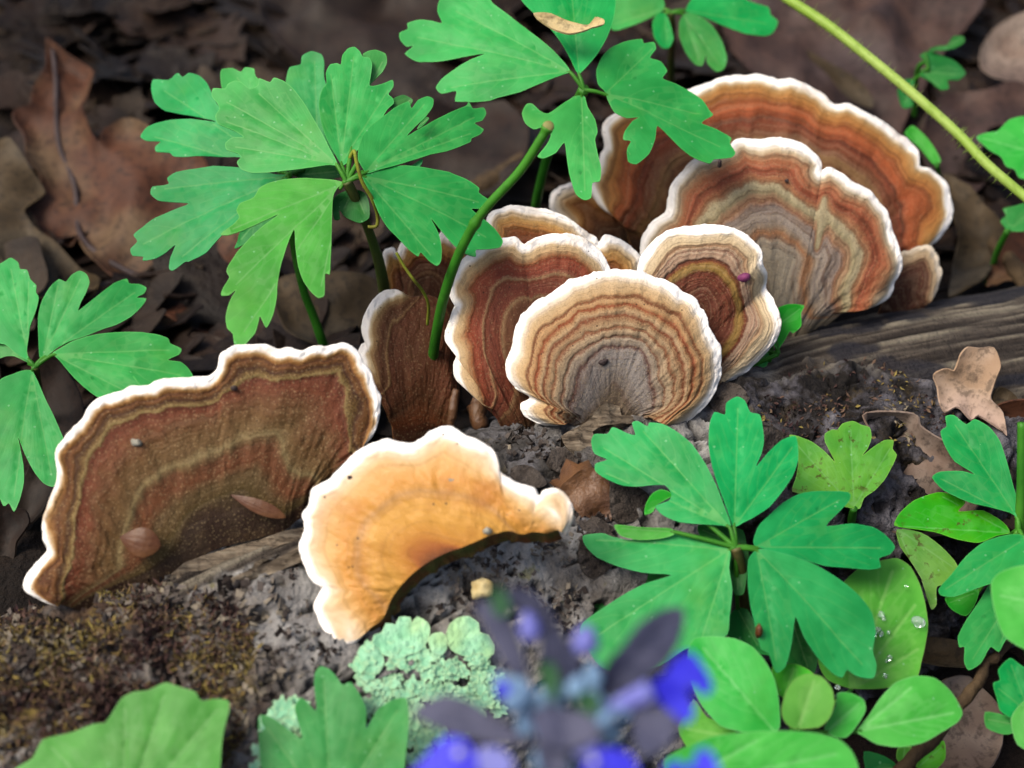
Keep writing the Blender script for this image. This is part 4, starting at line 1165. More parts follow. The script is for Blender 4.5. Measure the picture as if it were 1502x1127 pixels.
plant('yellowish brown-spotted anemone leaf right of the front whorl', one(zh, 690, 1060), 29.2, [
    (zh([(385, 705), (430, 710), (500, 740), (560, 790), (602, 838), (580, 790), (555, 740), (555, 700), (590, 680), (615, 680), (640, 650), (690, 638), (730, 655), (770, 670), (778, 720), (760, 770), (735, 803), (790, 760), (840, 730), (885, 730), (880, 770), (900, 800), (880, 850), (840, 920), (790, 975), (740, 1010), (720, 1060), (680, 1060), (600, 1040), (500, 1000), (400, 975), (420, 900), (430, 830), (420, 760)]), one(zh, 690, 1055), zh([(680, 650), (880, 750), (400, 720)]), (2, 58), 0.0),
], 'mottled', stem=[(*one(zh, 690, 1060), 29.2), (*one(zh, 680, 1120), 29.6), (*one(zh, 660, 1300), 31.0)], stem_r=(0.07, 0.09))

plant('anemone plant at the right edge with spotted lower leaflets', one(zc, 705, 430), 28.8, [
    (zc([(705, 398), (680, 382), (620, 365), (560, 350), (490, 315), (455, 275), (480, 258), (540, 258), (578, 268), (520, 230), (490, 180), (480, 140), (498, 125), (495, 95), (520, 92), (555, 120), (580, 105), (620, 130), (650, 170), (670, 230), (690, 310), (707, 365)]), one(zc, 703, 400), zc([(510, 100), (465, 270)]), (-6, 58), 0.0),
    (zc([(345, 415), (360, 380), (400, 345), (470, 320), (520, 330), (552, 350), (530, 377), (600, 375), (660, 410), (680, 440), (640, 450), (590, 470), (530, 460), (460, 435), (400, 425)]), one(zc, 685, 442), zc([(350, 415), (470, 325)]), (0, 62), 0.4, 'mottled'),
    (zc([(350, 430), (420, 440), (480, 480), (520, 520), (530, 550), (490, 590), (465, 600), (465, 650), (450, 665), (435, 620), (420, 570), (390, 520), (360, 480)]), one(zc, 350, 428), zc([(455, 650), (525, 545)]), (0, 64), 0.6, 'mottled'),
    (zc([(720, 450), (660, 450), (600, 470), (550, 510), (510, 560), (475, 600), (480, 620), (520, 625), (590, 600), (650, 580), (720, 540)]), one(zc, 720, 460), zc([(478, 612)]), (0, 64), -0.2, 'anemone'),
    (zc([(720, 560), (660, 570), (620, 590), (590, 640), (555, 690), (530, 740), (535, 770), (550, 770), (550, 810), (565, 835), (600, 815), (625, 770), (650, 785), (670, 750), (720, 720)]), one(zc, 720, 570), zc([(565, 820), (650, 775)]), (0, 68), -0.1, 'anemone'),
    (zc([(490, 630), (540, 620), (590, 605), (575, 655), (550, 685), (510, 665)]), one(zc, 590, 610), zc([(500, 645)]), (0, 68), 0.5, 'anemone_bright'),
], 'anemone', stem=[(*one(zc, 714, 120), 28.4), (*one(zc, 712, 300), 28.7), (*one(zc, 708, 430), 29.0), (*one(zc, 720, 620), 29.8), (*one(zc, 735, 800), 31)], stem_r=(0.08, 0.10))

plant('low broad-leaved plant with hairy oval leaves in the bottom right corner', one(zk, 640, 930), 26.2, [
    (zk([(1060, 120), (1130, 110), (1190, 150), (1230, 230), (1255, 320), (1265, 420), (1250, 520), (1230, 600), (1200, 680), (1050, 720), (900, 720), (790, 680), (750, 600), (760, 500), (800, 350), (870, 230), (960, 150)]), one(zk, 900, 730), zk([(1120, 130), (1230, 300), (1240, 520), (900, 250)]), (6, 60), 1.2, None, {'droop': 0.03}),
    (zk([(160, 520), (190, 480), (270, 475), (370, 490), (450, 530), (510, 600), (550, 680), (570, 780), (575, 900), (520, 930), (400, 920), (300, 890), (220, 800), (170, 700), (150, 600)]), one(zk, 560, 930), zk([(200, 500)]), (-8, 58), -0.3, 'hairy_blue'),
    (zk([(640, 905), (595, 870), (582, 820), (600, 740), (640, 680), (700, 652), (770, 665), (815, 720), (825, 790), (800, 860), (750, 900)]), one(zk, 660, 905), zk([(740, 670)]), (0, 54), -0.7, 'hairy'),
    (zk([(780, 900), (830, 800), (840, 740), (900, 740), (960, 770), (970, 820), (930, 890), (880, 945), (820, 940)]), one(zk, 790, 920), zk([(950, 780)]), (4, 58), -0.3, 'hairy_blue'),
    (zk([(930, 915), (980, 850), (1040, 760), (1110, 690), (1200, 660), (1290, 670), (1370, 730), (1425, 820), (1400, 870), (1320, 920), (1230, 970), (1120, 990), (1020, 975), (960, 940)]), one(zk, 935, 915), zk([(1415, 820), (1200, 700)]), (10, 62), -0.2, 'hairy_blue'),
    (zk([(40, 1060), (120, 1000), (250, 945), (400, 920), (560, 910), (720, 915), (850, 940), (920, 1000), (950, 1090), (900, 1250), (500, 1300), (100, 1250)]), one(zk, 80, 1180), zk([(900, 1000), (500, 940)]), (0, 62), -2.4, 'hairy_blue'),
    (zk([(110, 900), (180, 770), (240, 850), (380, 910), (300, 980), (200, 1000), (150, 990)]), one(zk, 400, 950), zk([(130, 900)]), (0, 60), 0.3, 'hairy'),
    (zk([(540, 620), (640, 605), (710, 635), (760, 700), (640, 780), (560, 740)]), one(zk, 600, 780), zk([(640, 615)]), (0, 60), 0.5, 'hairy'),
    (zk([(960, 1010), (1050, 1030), (1110, 1070), (1100, 1120), (980, 1110)]), one(zk, 980, 1100), zk([(1100, 1080)]), (0, 60), 1.5, 'deep'),
    (zk([(1250, 985), (1330, 960), (1335, 1040), (1290, 1090), (1200, 1080)]), one(zk, 1200, 1090), zk([(1330, 980)]), (0, 60), 2.0, 'mottled'),
    (zk([(1120, 990), (1180, 985), (1180, 1040), (1140, 1070), (1110, 1040)]), one(zk, 1140, 1070), zk([(1150, 990)]), (0, 60), 1.6, 'mottled'),
], 'hairy', stem=[(*one(zk, 640, 930), 26.2), (*one(zk, 660, 1000), 27), (*one(zk, 690, 1150), 29)], stem_r=(0.12, 0.14), name='hairy_leaved_plant')

plant('single bright rounded leaf entering from the right edge', one(zc, 800, 660), 25.5, [
    (zc([(625, 590), (650, 555), (720, 535), (800, 560), (850, 640), (800, 780), (720, 780), (660, 740), (635, 670)]), one(zc, 840, 660), zc([(640, 620)]), (-4, 58), 0.0),
], 'hairy_blue', stem=[(*one(zc, 840, 660), 25.5), (*one(zc, 860, 800), 27), (*one(zc, 860, 1000), 29)], stem_r=(0.08, 0.1), name='hairy_leaved_plant')

plant('small anemone leaves in the bottom right corner', one(zc, 735, 960), 27.0, [
    (zc([(630, 880), (650, 870), (645, 840), (680, 805), (710, 825), (740, 850), (760, 920), (740, 970), (690, 985), (650, 960), (640, 920)]), one(zc, 735, 965), zc([(680, 815), (640, 890)]), (-4, 60), 0.0),
    (zc([(605, 965), (650, 970), (690, 985), (700, 1020), (660, 1030), (610, 1010)]), one(zc, 700, 1000), zc([(610, 985)]), (0, 62), 0.2),
    (zc([(680, 985), (715, 935), (760, 930), (800, 1000), (760, 1080), (700, 1060)]), one(zc, 740, 1060), zc([(730, 940)]), (0, 60), -0.4, 'hairy_blue'),
], 'anemone', stem=[(*one(zc, 735, 960), 27.0), (*one(zc, 740, 1100), 29)], stem_r=(0.07, 0.09))

plant('broad blunt-lobed green leaf at the bottom left edge', one(ze, 420, 760), 23.6, [
    (ze([(30, 640), (50, 598), (110, 560), (145, 495), (250, 470), (330, 440), (370, 435), (400, 390), (430, 345), (470, 325), (520, 320), (560, 300), (590, 292), (640, 310), (690, 325), (712, 357), (760, 350), (805, 355), (810, 390), (795, 450), (785, 520), (780, 600), (760, 700), (500, 800), (200, 750), (50, 690)]), one(ze, 440, 790), ze([(590, 300), (790, 360), (440, 350), (150, 500)]), (-2, 58), 0.0),
], 'anemone_bright', stem=[(*one(ze, 440, 790), 23.6), (*one(ze, 440, 900), 25), (*one(ze, 440, 1100), 27.5)], stem_r=(0.10, 0.12))

plant('pointed three-lobed green leaf at the bottom edge beside the pale lichen', one(ze, 1170, 740), 24.6, [
    (ze([(915, 415), (960, 415), (1010, 450), (1072, 494), (1060, 440), (1045, 380), (1070, 345), (1122, 394), (1115, 320), (1115, 260), (1135, 232), (1170, 245), (1200, 280), (1215, 300), (1245, 290), (1280, 340), (1300, 390), (1300, 460), (1340, 390), (1390, 355), (1440, 345), (1450, 390), (1450, 470), (1440, 560), (1425, 640), (1300, 750), (1100, 780), (950, 700), (925, 560)]), one(ze, 1180, 770), ze([(1145, 245), (1430, 360), (930, 430)]), (0, 58), 0.0),
], 'anemone_cool', stem=[(*one(ze, 1180, 770), 24.6), (*one(ze, 1180, 900), 26), (*one(ze, 1180, 1050), 28.0)], stem_r=(0.09, 0.11))

plant('small green leaf showing between the fungi and the bare grey wood', one(zh, 330, 320), 31.5, [
    (zh([(320, 110), (380, 85), (455, 90), (440, 130), (440, 190), (400, 225), (385, 215), (360, 260), (330, 300), (305, 270), (300, 180)]), one(zh, 310, 200), zh([(445, 100), (340, 290)]), (0, 45), 0.0),
    (zh([(195, 385), (230, 340), (285, 310), (275, 380), (240, 390), (235, 410), (200, 425)]), one(zh, 285, 310), zh([(205, 410)]), (0, 45), 0.2, 'anemone'),
    (zh([(100, 450), (120, 415), (155, 400), (140, 440), (110, 455)]), one(zh, 155, 405), zh([(105, 450)]), (0, 45), 0.2, 'anemone'),
], 'anemone_bright', stem=[(*one(zh, 310, 200), 31.6), (*one(zh, 290, 330), 31.8), (*one(zh, 270, 450), 32.5)], stem_r=(0.05, 0.06))

plant('tiny blurred three-lobed leaf near the upper right corner', one(zd, 690, 250), 37.5, [
    (zd([(660, 200), (700, 185), (740, 200), (790, 220), (825, 260), (800, 285), (760, 285), (765, 315), (735, 320), (700, 290), (660, 270), (690, 235)]), one(zd, 665, 255), zd([(820, 265), (740, 315)]), (0, 60), 0.0),
    (zd([(690, 180), (720, 165), (760, 160), (780, 130), (815, 130), (820, 150), (780, 175), (720, 182)]), one(zd, 680, 190), zd([(815, 135)]), (0, 60), 0.0),
    (zd([(580, 330), (600, 290), (640, 285), (630, 340), (635, 380), (600, 385)]), one(zd, 640, 285), zd([(600, 380)]), (0, 60), 0.3),
], 'deep', stem=[(*one(zd, 680, 220), 37.6), (*one(zd, 650, 260), 38), (*one(zd, 640, 420), 39.5)], stem_r=(0.05, 0.07))

plant('small yellow-green leaf behind the widest bracket fungus', one(zd, 720, 600), 36.5, [
    (zd([(605, 480), (635, 450), (680, 490), (710, 530), (735, 580), (710, 592), (680, 555), (650, 520)]), one(zd, 722, 590), zd([(625, 465)]), (0, 60), 0.0),
], 'anemone_bright', stem=[(*one(zd, 722, 590), 36.5), (*one(zd, 735, 680), 37.6), (*one(zd, 740, 740), 38.4)], stem_r=(0.05, 0.06))

plant('bright serrated leaf entering from the right edge above the bare wood', one(zd, 1110, 560), 35.5, [
    (zd([(865, 490), (900, 475), (940, 470), (980, 430), (1034, 415), (1100, 430), (1120, 550), (1100, 650), (1020, 640), (1000, 610), (970, 600), (950, 565), (910, 540)]), one(zd, 1110, 560), zd([(870, 490), (1034, 420), (1020, 635)]), (-4, 58), 0.0),
], 'hairy_blue', stem=[(*one(zd, 1110, 560), 35.5), (*one(zd, 1130, 700), 37), (*one(zd, 1130, 900), 39)], stem_r=(0.07, 0.08))

plant('small leaf on a thin stem at the right edge, above the bare grey wood', one(zd, 970, 830), 35.5, [
    (zd([(950, 795), (972, 772), (960, 750), (1000, 740), (1050, 730), (1090, 790), (1060, 825), (1030, 832), (980, 830)]), one(zd, 985, 828), zd([(965, 755), (1060, 750)]), (-4, 60), 0.0),
], 'anemone', stem=[(*one(zd, 975, 830), 35.5), (*one(zd, 940, 900), 36.2), (*one(zd, 915, 980), 37.2), (*one(zd, 895, 1040), 38.2)], stem_r=(0.07, 0.08))

# ------------------------------------------------------------------ bare stems
st = thing('green_stem', px2w(636, 515, 30.7), 'upright green stem with cut top, rising from the brown fungus', 'stem')
pts = [px2w(x, y, d) for x, y, d in [(803, 188, 27.4), (791, 208, 27.5), (762, 252, 27.8), (715, 303, 28.2), (692, 336, 28.5), (668, 385, 29.0), (650, 440, 29.7), (640, 490, 30.5), (634, 530, 31.2)]]
c = smooth(pts, False, 8)
rr = np.interp(np.linspace(0, 1, len(c)), [0, 0.03, 0.06, 0.44, 0.47, 0.5, 1], [0.105, 0.11, 0.08, 0.085, 0.115, 0.09, 0.105])
V, F = tube_geo(c, rr, 14)
mesh_obj('stalk', V, F, M['stem'], st)
ax_c = nrm(14, 48)
ct = c[0] + (c[0] - c[2]) / np.linalg.norm(c[0] - c[2]) * 0.03
V, F = tube_geo([ct - ax_c * 0.05, ct, ct + ax_c * 0.03, ct + ax_c * 0.045], [0.075, 0.105, 0.098, 0.05], 16)
mesh_obj('cut_end', V, F, M['cut'], st)

dg = thing('green_stem', px2w(1560, 345, 31.0), 'long pale green stem slanting across the upper right corner', 'stem')
pts = [px2w(*one(zd, x, y), d) for x, y, d in [(60, -90, 35.0), (190, 0, 34.6), (330, 92, 34.2), (480, 210, 33.8), (640, 342, 33.4), (800, 485, 33.0), (900, 590, 32.7), (1034, 705, 32.4), (1240, 880, 32.0)]]
c = smooth(pts, False, 10)
V, F = tube_geo(c, np.linspace(0.115, 0.10, len(c)), 14)
mesh_obj('stalk', V, F, M['stem_pale'], dg)
HV, HF = [], []
for i in range(240):
    k = rng.integers(1, len(c) - 1)
    a = c[k] + (c[k + 1] - c[k]) * rng.random()
    d = rng.normal(size=3); tdir = c[k + 1] - c[k]; tdir = tdir / np.linalg.norm(tdir)
    d -= tdir * (d @ tdir); d /= np.linalg.norm(d)
    o_ = len(HV)
    L = rng.uniform(0.10, 0.22)
    w = np.cross(d, tdir) * 0.006
    HV += [a + d * 0.09 + w, a + d * 0.09 - w, a + d * 0.09 + tdir * 0.009, a + d * (0.1 + L)]
    HF += [(o_, o_ + 1, o_ + 3), (o_ + 1, o_ + 2, o_ + 3), (o_ + 2, o_, o_ + 3)]
tag(mesh_obj('hairs', HV, HF, M['stem_pale'], dg), kind='stuff')

td = mesh_obj('withered_tendril', *tube_geo(smooth([px2w(*one(z7, x, y), d) for x, y, d in [(835, 430, 29.0), (850, 405, 28.9), (860, 450, 28.9), (880, 520, 29.0), (915, 580, 29.2), (935, 640, 29.5), (932, 680, 29.6), (900, 684, 29.6)]], False, 8), 0.035, 8), M['tendril'])
tag(td, 'thin withered yellow tendril hanging at the hub of the big whorl', 'tendril')
td = mesh_obj('withered_tendril', *tube_geo(smooth([px2w(*one(zf, x, y), d) for x, y, d in [(210, 140, 29.4), (250, 210, 29.5), (300, 280, 29.6), (340, 330, 29.9), (370, 400, 30.2), (365, 500, 30.6)]], False, 8), 0.03, 8), M['tendril'])
tag(td, 'thin yellow-green tendril lying over the dark fungus under the leaf', 'tendril')


# ------------------------------------------------------------------ dead leaves
def dead(label, poly, tips, basept, mat, lift=0.5, n=(0, 60), flat=16, droop=0.0, und=0.35, curl=0.15, d=None, midrib=None, th=0.04, group='dead leaves on the ground', fold=0.05, name='dead_leaf', step=10.0, cat='dead leaf'):
    P = np.array(poly); c = P.mean(0)
    anc = gpoint(c[0], c[1], lift) if d is None else px2w(c[0], c[1], d)
    nn = nrm(n[0], min(n[1] + flat, 82) if d is None else n[1])
    if d is None:
        anc = gpoint(c[0], c[1], lift + 0.35)
    LSEED[0] += 1
    bp = np.array(basept, float)
    veins = [[bp, bp + (np.array(t_) - bp) * 0.5, np.array(t_, float)] for t_ in tips] if midrib is None else [list(map(np.array, midrib))] + [[np.array(a, float), np.array(b, float)] for a, b in tips]
    V, F, A, b0 = leaf_geo(poly, basept, anc, nn, veins, droop=droop, fold=fold, und=und, curl=curl, seed=LSEED[0] + 40, step=step)
    if midrib is not None:
        root = thing(name, V[:, :].mean(0), label, cat, group)
        o = mesh_obj('blade', V, F, M[mat], root, A)
        solid(o, th)
        mp = on_plane(np.array(midrib, float), anc, nn)
        # follow the blade
        mv = []
        for q_ in mp:
            k_ = np.argmin(np.linalg.norm(V - q_, axis=1)); mv.append(V[k_] + nn * 0.03)
        c_ = smooth(mv, False, 6)
        mesh_obj('midrib', *tube_geo(c_, np.linspace(0.06, 0.09, len(c_)), 8), M['rib'], root)
        return root
    o = mesh_obj(name, V, F, M[mat], None, A, origin=V.mean(0))
    solid(o, th)
    return tag(o, label, cat, group)


t = NT('fibrous_wood')
mp_ = t.n('ShaderNodeMapping', {'Vector': t.obj(), 'Rotation': (0, 0, -math.radians(25)), 'Scale': (60.0, 900.0, 900.0)}).outputs[0]
fa = t.noise(1.0, 5, 0.65, mp_); fb = t.noise(260, 4, 0.6)
fc = t.ramp(fa, [(0.2, alb(40, 33, 27)), (0.42, alb(96, 84, 70)), (0.55, alb(140, 126, 108)), (0.75, alb(186, 174, 152))])
fc = t.mix(t.math('MULTIPLY', t.maprange(fb, 0.5, 0.7), 0.5), fc, alb(70, 60, 48))
M['wood_grey'] = t.out(t.principled(fc, 0.85, t.bump(fa, 1.0, 0.0015), **{'Specular IOR Level': 0.1}).outputs[0])
M['rib'] = mat_simple('dark_midrib', (58, 46, 46), (82, 70, 70), 120, 0.6, 0.4, k=0.33)

dead('large red-brown dead oak leaf with dark midrib, upper left',
     zg([(165, 25), (215, 50), (300, 90), (310, 150), (285, 240), (300, 300), (320, 355), (345, 385), (362, 350), (400, 322), (450, 308), (530, 350), (610, 385), (670, 405), (740, 520), (790, 620), (830, 720), (850, 850), (820, 960), (700, 985), (600, 960), (520, 900), (440, 830), (360, 780), (300, 730), (262, 660), (240, 690), (190, 680), (120, 620), (90, 570), (140, 520), (150, 480), (105, 420), (95, 340), (60, 290), (60, 255), (110, 230), (120, 180), (150, 140), (160, 80)]),
     [(one(zg, 250, 500), one(zg, 520, 360)), (one(zg, 280, 580), one(zg, 560, 640)), (one(zg, 200, 330), one(zg, 80, 270))], one(zg, 500, 830), 'dead_red', lift=1.0, n=(-8, 56), midrib=zg([(163, 30), (175, 150), (205, 340), (240, 480), (265, 620), (300, 700), (370, 755), (500, 815), (620, 880)]), und=0.5, curl=0.3)
dead('olive-brown crumpled dead leaf cut by the left edge', zg([(-60, 340), (0, 355), (60, 390), (110, 450), (150, 500), (100, 560), (90, 590), (130, 650), (200, 690), (260, 740), (330, 790), (280, 840), (200, 870), (120, 860), (60, 800), (0, 740), (-80, 700)]), [one(zg, 120, 480)], one(zg, 60, 800), 'dead_olive', lift=0.7, n=(-6, 62), und=0.6)
dead('dark brown dead leaf above the big whorl', [(380, -40), (640, -40), (760, 120), (775, 200), (700, 240), (600, 200), (480, 120), (400, 60)], [(420, 0)], (760, 180), 'dead_dark', lift=0.4, n=(4, 60), und=0.5)
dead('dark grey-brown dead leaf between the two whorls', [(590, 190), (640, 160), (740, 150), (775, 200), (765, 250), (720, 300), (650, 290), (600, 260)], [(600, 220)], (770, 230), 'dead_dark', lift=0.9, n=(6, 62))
dead('large purplish-brown dead leaf filling the upper right background', [(1090, -60), (1240, -80), (1420, -60), (1440, 20), (1400, 60), (1350, 140), (1320, 200), (1300, 270), (1240, 200), (1160, 150), (1110, 120), (1060, 60)], [(1120, -20), (1300, 240)], (1420, -20), 'dead_purple', lift=0.6, n=(-4, 62), und=0.5)
dead('pale grey rounded lobe of a dead oak leaf at the upper right edge', zd([(880, 220), (885, 170), (920, 120), (980, 95), (1060, 85), (1140, 130), (1160, 260), (1100, 320), (1000, 310), (920, 290), (890, 260)]), [one(zd, 900, 200)], one(zd, 1100, 260), 'dead_grey', lift=1.2, n=(-6, 60), und=0.4)
dead('purplish dead leaf under the slanting stem at right', zd([(740, 350), (800, 320), (900, 330), (1000, 300), (1120, 330), (1140, 480), (1000, 470), (900, 480), (880, 560), (900, 640), (850, 700), (780, 660), (700, 600), (660, 520), (680, 440)]), [one(zd, 700, 560), one(zd, 780, 660)], one(zd, 1100, 380), 'dead_purple', lift=0.7, n=(2, 58), und=0.6)
dead('yellow-brown curled dead leaf edge above the widest bracket', zd([(255, 180), (300, 210), (360, 250), (430, 300), (480, 360), (480, 400), (430, 380), (380, 340), (320, 270), (270, 220)]), [one(zd, 265, 190)], one(zd, 470, 390), 'dead_olive', lift=1.1, n=(10, 40), und=0.3)
dead('tan dead leaf scraps at right beside the thin-stemmed leaf', zd([(740, 640), (830, 700), (900, 760), (950, 860), (900, 1000), (840, 1060), (760, 1080), (780, 960), (800, 860), (760, 760)]), [one(zd, 840, 1040)], one(zd, 760, 660), 'dead_olive', lift=0.8, n=(-8, 58), und=0.6)
dead('brown dead leaf at the right edge behind the bare wood', zd([(980, 860), (1034, 820), (1140, 860), (1140, 1020), (1034, 1010), (960, 1000), (900, 1030), (930, 930)]), [one(zd, 930, 1000)], one(zd, 1130, 940), 'dead_red', lift=0.7, n=(-4, 60), und=0.5)
dead('dry pale pinkish oak leaf fragment lying on the bare grey wood', zh([(1055, 430), (1110, 405), (1150, 415), (1175, 340), (1210, 305), (1260, 310), (1330, 305), (1360, 390), (1345, 440), (1320, 530), (1330, 560), (1380, 610), (1400, 720), (1370, 690), (1330, 660), (1270, 620), (1240, 640), (1190, 590), (1160, 580), (1115, 605), (1090, 560), (1080, 490)]), [one(zh, 1280, 310)], one(zh, 1240, 630), 'dead_tan', d=w2px([logpoint(1420, 575)])[1][0] - 0.45, n=(2, 48), und=0.2)
dead('curled tan leaf scrap beside the pinkish leaf fragment', zh([(1345, 520), (1370, 485), (1410, 490), (1450, 525), (1455, 560), (1400, 545), (1370, 575), (1350, 560)]), [one(zh, 1440, 535)], one(zh, 1350, 545), 'dead_olive', d=w2px([logpoint(1470, 580)])[1][0] - 0.4, n=(10, 40), und=0.3, th=0.05)
dead('brown and grey dead leaf behind the spotted anemone leaf', zh([(700, 640), (800, 620), (880, 625), (955, 640), (965, 690), (1050, 760), (1150, 820), (1260, 890), (1240, 1060), (1150, 1180), (950, 1200), (780, 1150), (740, 950), (780, 760)]), [one(zh, 850, 640), one(zh, 1200, 900)], one(zh, 900, 1180), 'dead_grey', d=30.6, n=(4, 52), und=0.5, curl=0.5)
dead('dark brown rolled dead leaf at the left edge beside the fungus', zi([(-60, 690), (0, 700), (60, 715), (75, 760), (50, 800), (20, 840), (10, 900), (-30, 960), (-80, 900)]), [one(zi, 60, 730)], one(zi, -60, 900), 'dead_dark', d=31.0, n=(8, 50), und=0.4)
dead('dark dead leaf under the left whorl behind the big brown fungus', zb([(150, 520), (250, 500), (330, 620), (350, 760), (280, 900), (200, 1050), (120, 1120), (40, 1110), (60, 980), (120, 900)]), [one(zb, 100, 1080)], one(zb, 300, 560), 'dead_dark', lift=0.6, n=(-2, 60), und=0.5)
dead('reddish-brown dead leaf lying against the log at the right edge', [(1440, 610), (1480, 590), (1540, 600), (1560, 700), (1520, 780), (1470, 770), (1450, 700), (1430, 660)], [(1470, 600)], (1500, 780), 'dead_red', d=30.8, n=(-4, 46), und=0.4)
dead('brown dead leaf scraps beneath the plants at bottom right', zc([(420, 760), (500, 770), (560, 800), (550, 850), (480, 850), (420, 830), (380, 800)]), [one(zc, 550, 830)], one(zc, 400, 790), 'dead_olive', lift=1.0, n=(0, 60), und=0.4)
dead('grey-brown dead leaf at the bottom right beneath the hairy leaves', zc([(480, 880), (560, 860), (640, 960), (660, 1050), (600, 1150), (480, 1150), (440, 1050)]), [one(zc, 500, 900)], one(zc, 600, 1140), 'dead_grey', lift=0.6, n=(0, 60), und=0.5)
dead('cream dried leaf tip lying on the top centre leaflet', za([(618, 60), (690, 60), (770, 90), (840, 105), (870, 75), (905, 85), (905, 105), (860, 115), (820, 130), (760, 140), (700, 122), (650, 92)]), [one(za, 900, 95)], one(za, 625, 65), 'dead_straw', d=31.2, n=(0, 52), und=0.1, curl=0.08, group=None, step=6.0)
dead('grey flat bark-like scrap on the ground behind the fungi, left of centre', [(400, 420), (470, 410), (560, 430), (560, 500), (480, 515), (420, 490)], [(410, 450)], (550, 480), 'dead_olive', lift=0.5, n=(2, 58), und=0.3)

# leaf litter nobody could count
OAK = [(0, 0), (.12, .05), (.2, .16), (.3, .12), (.38, .26), (.5, .14), (.6, .28), (.72, .15), (.82, .2), (.95, .08), (1.0, 0)]
OAK = OAK + [(x, -y) for x, y in OAK[-2:0:-1]]
OV, OF = [], []
oaks = smooth(OAK, True, 3)
def litter_leaf(cx, cy, L, yaw, tilt, roll, lift, seed):
    P = oaks * L
    top = len(oaks) // 2
    x, y = P[:, 0] - L / 2, P[:, 1]
    inner = np.stack([np.linspace(-L / 2, L / 2, 9)[1:-1], np.zeros(7)], 1)
    allp = np.vstack([np.stack([x, y], 1), inner])
    n_ = len(P)
    z = 0.12 * L * np.abs(allp[:, 1]) / L * 2 + 0.22 * fbm(np.stack([allp[:, 0] * .8 + seed, allp[:, 1] * .8, np.zeros(len(allp))], 1), seed, 2)
    Q = np.stack([allp[:, 0], allp[:, 1], z], 1)
    ca, sa = math.cos(roll), math.sin(roll)
    Q = Q @ np.array([[1, 0, 0], [0, ca, sa], [0, -sa, ca]])
    ca, sa = math.cos(tilt), math.sin(tilt)
    Q = Q @ np.array([[ca, 0, sa], [0, 1, 0], [-sa, 0, ca]])
    ca, sa = math.cos(yaw), math.sin(yaw)
    Q = Q @ np.array([[ca, sa, 0], [-sa, ca, 0], [0, 0, 1]])
    g = ground_h(np.array([cx]), np.array([cy]))[0]
    Q += np.array([cx, cy, g + lift])
    off = len(OV)
    OV.extend(Q.tolist())
    mids = list(range(n_, n_ + 7))
    # strip triangulation from the outline to the midrib
    xs_m = inner[:, 0]
    for i in range(n_):
        j = (i + 1) % n_
        mx_ = (x[i] + x[j]) / 2
        m = mids[int(np.argmin(np.abs(xs_m - mx_)))]
        OF.append((off + i, off + j, off + m))
    for i in range(n_):
        a = mids[int(np.argmin(np.abs(xs_m - (x[i - 1] + x[i]) / 2)))]
        b = mids[int(np.argmin(np.abs(xs_m - (x[i] + x[(i + 1) % n_]) / 2)))]
        if a != b:
            OF.append((off + i, off + b, off + a))
OA = []
for i in range(620):
    if i < 380:
        cx, cy = rng.uniform(-17, 17), rng.uniform(0.5, 24)
    else:
        cx, cy = rng.uniform(-40, 40), rng.uniform(-24, 60)
    sidev = (cy + 2.6) * 0.9 - (cx - 0.65) * 0.40
    if abs(sidev) < 3.6 and abs(cx) < 30:
        continue
    n0 = len(OV)
    litter_leaf(cx, cy, rng.uniform(2.6, 6.5), rng.uniform(0, 6.28), rng.normal(0, 0.2), rng.normal(0, 0.25), rng.uniform(-0.05, 0.3), i)
    OA += [rng.random()] * (len(OV) - n0)
for i in range(150):
    cx, cy = rng.uniform(-18, 18), rng.uniform(2.5, 24)
    L = rng.uniform(1.0, 5.0); ya = rng.uniform(0, 6.28)
    g0 = ground_h(np.array([cx]), np.array([cy]))[0] + rng.uniform(0.25, 0.7)
    dv_ = np.array([math.cos(ya), math.sin(ya), rng.normal(0, 0.15)])
    pts_ = [np.array([cx, cy, g0]) + dv_ * L * (u_ - 0.5) + rng.normal(0, 0.05 * L, 3) * np.array([1, 1, .3]) for u_ in (0, .33, .66, 1)]
    V_, F_ = tube_geo(smooth(pts_, False, 4), np.linspace(1, 0.6, 13) * rng.uniform(0.03, 0.10), 6, off=len(OV))
    OV.extend(V_.tolist()); OF.extend(F_); OA += [rng.choice([0.1, 0.5, 0.95, 1.0])] * len(V_)
t = NT('litter_leaf')
rv = t.attr('tone')
lc = t.ramp(rv, [(0.0, alb(44, 32, 25, k=.085)), (0.25, alb(70, 48, 35, k=.085)), (0.5, alb(96, 68, 50, k=.085)), (0.7, alb(112, 88, 72, k=.085)), (0.85, alb(60, 44, 38, k=.085)), (1.0, alb(138, 114, 88, k=.085))])
na, nb_ = t.noise(90, 5, 0.6), t.noise(500, 4, 0.6)
lc = t.mix(t.math('MULTIPLY', t.maprange(na, 0.42, 0.62), 0.6), lc, alb(38, 26, 20, k=.085))
lc = t.mix(t.math('MULTIPLY', t.maprange(nb_, 0.5, 0.7), 0.4), lc, alb(130, 112, 92, k=.085))
M['litter'] = t.out(t.principled(lc, 0.6, t.bump(t.math('ADD', na, nb_), 0.6, 0.001), **{'Specular IOR Level': 0.1}).outputs[0])
lit = mesh_obj('leaf_litter', OV, OF, M['litter'], None, {'tone': OA}, origin=(0, 0, 4))
solid(lit, 0.035)
tag(lit, 'brown and dark leaf litter covering the ground around the log', 'leaf litter', kind='stuff')


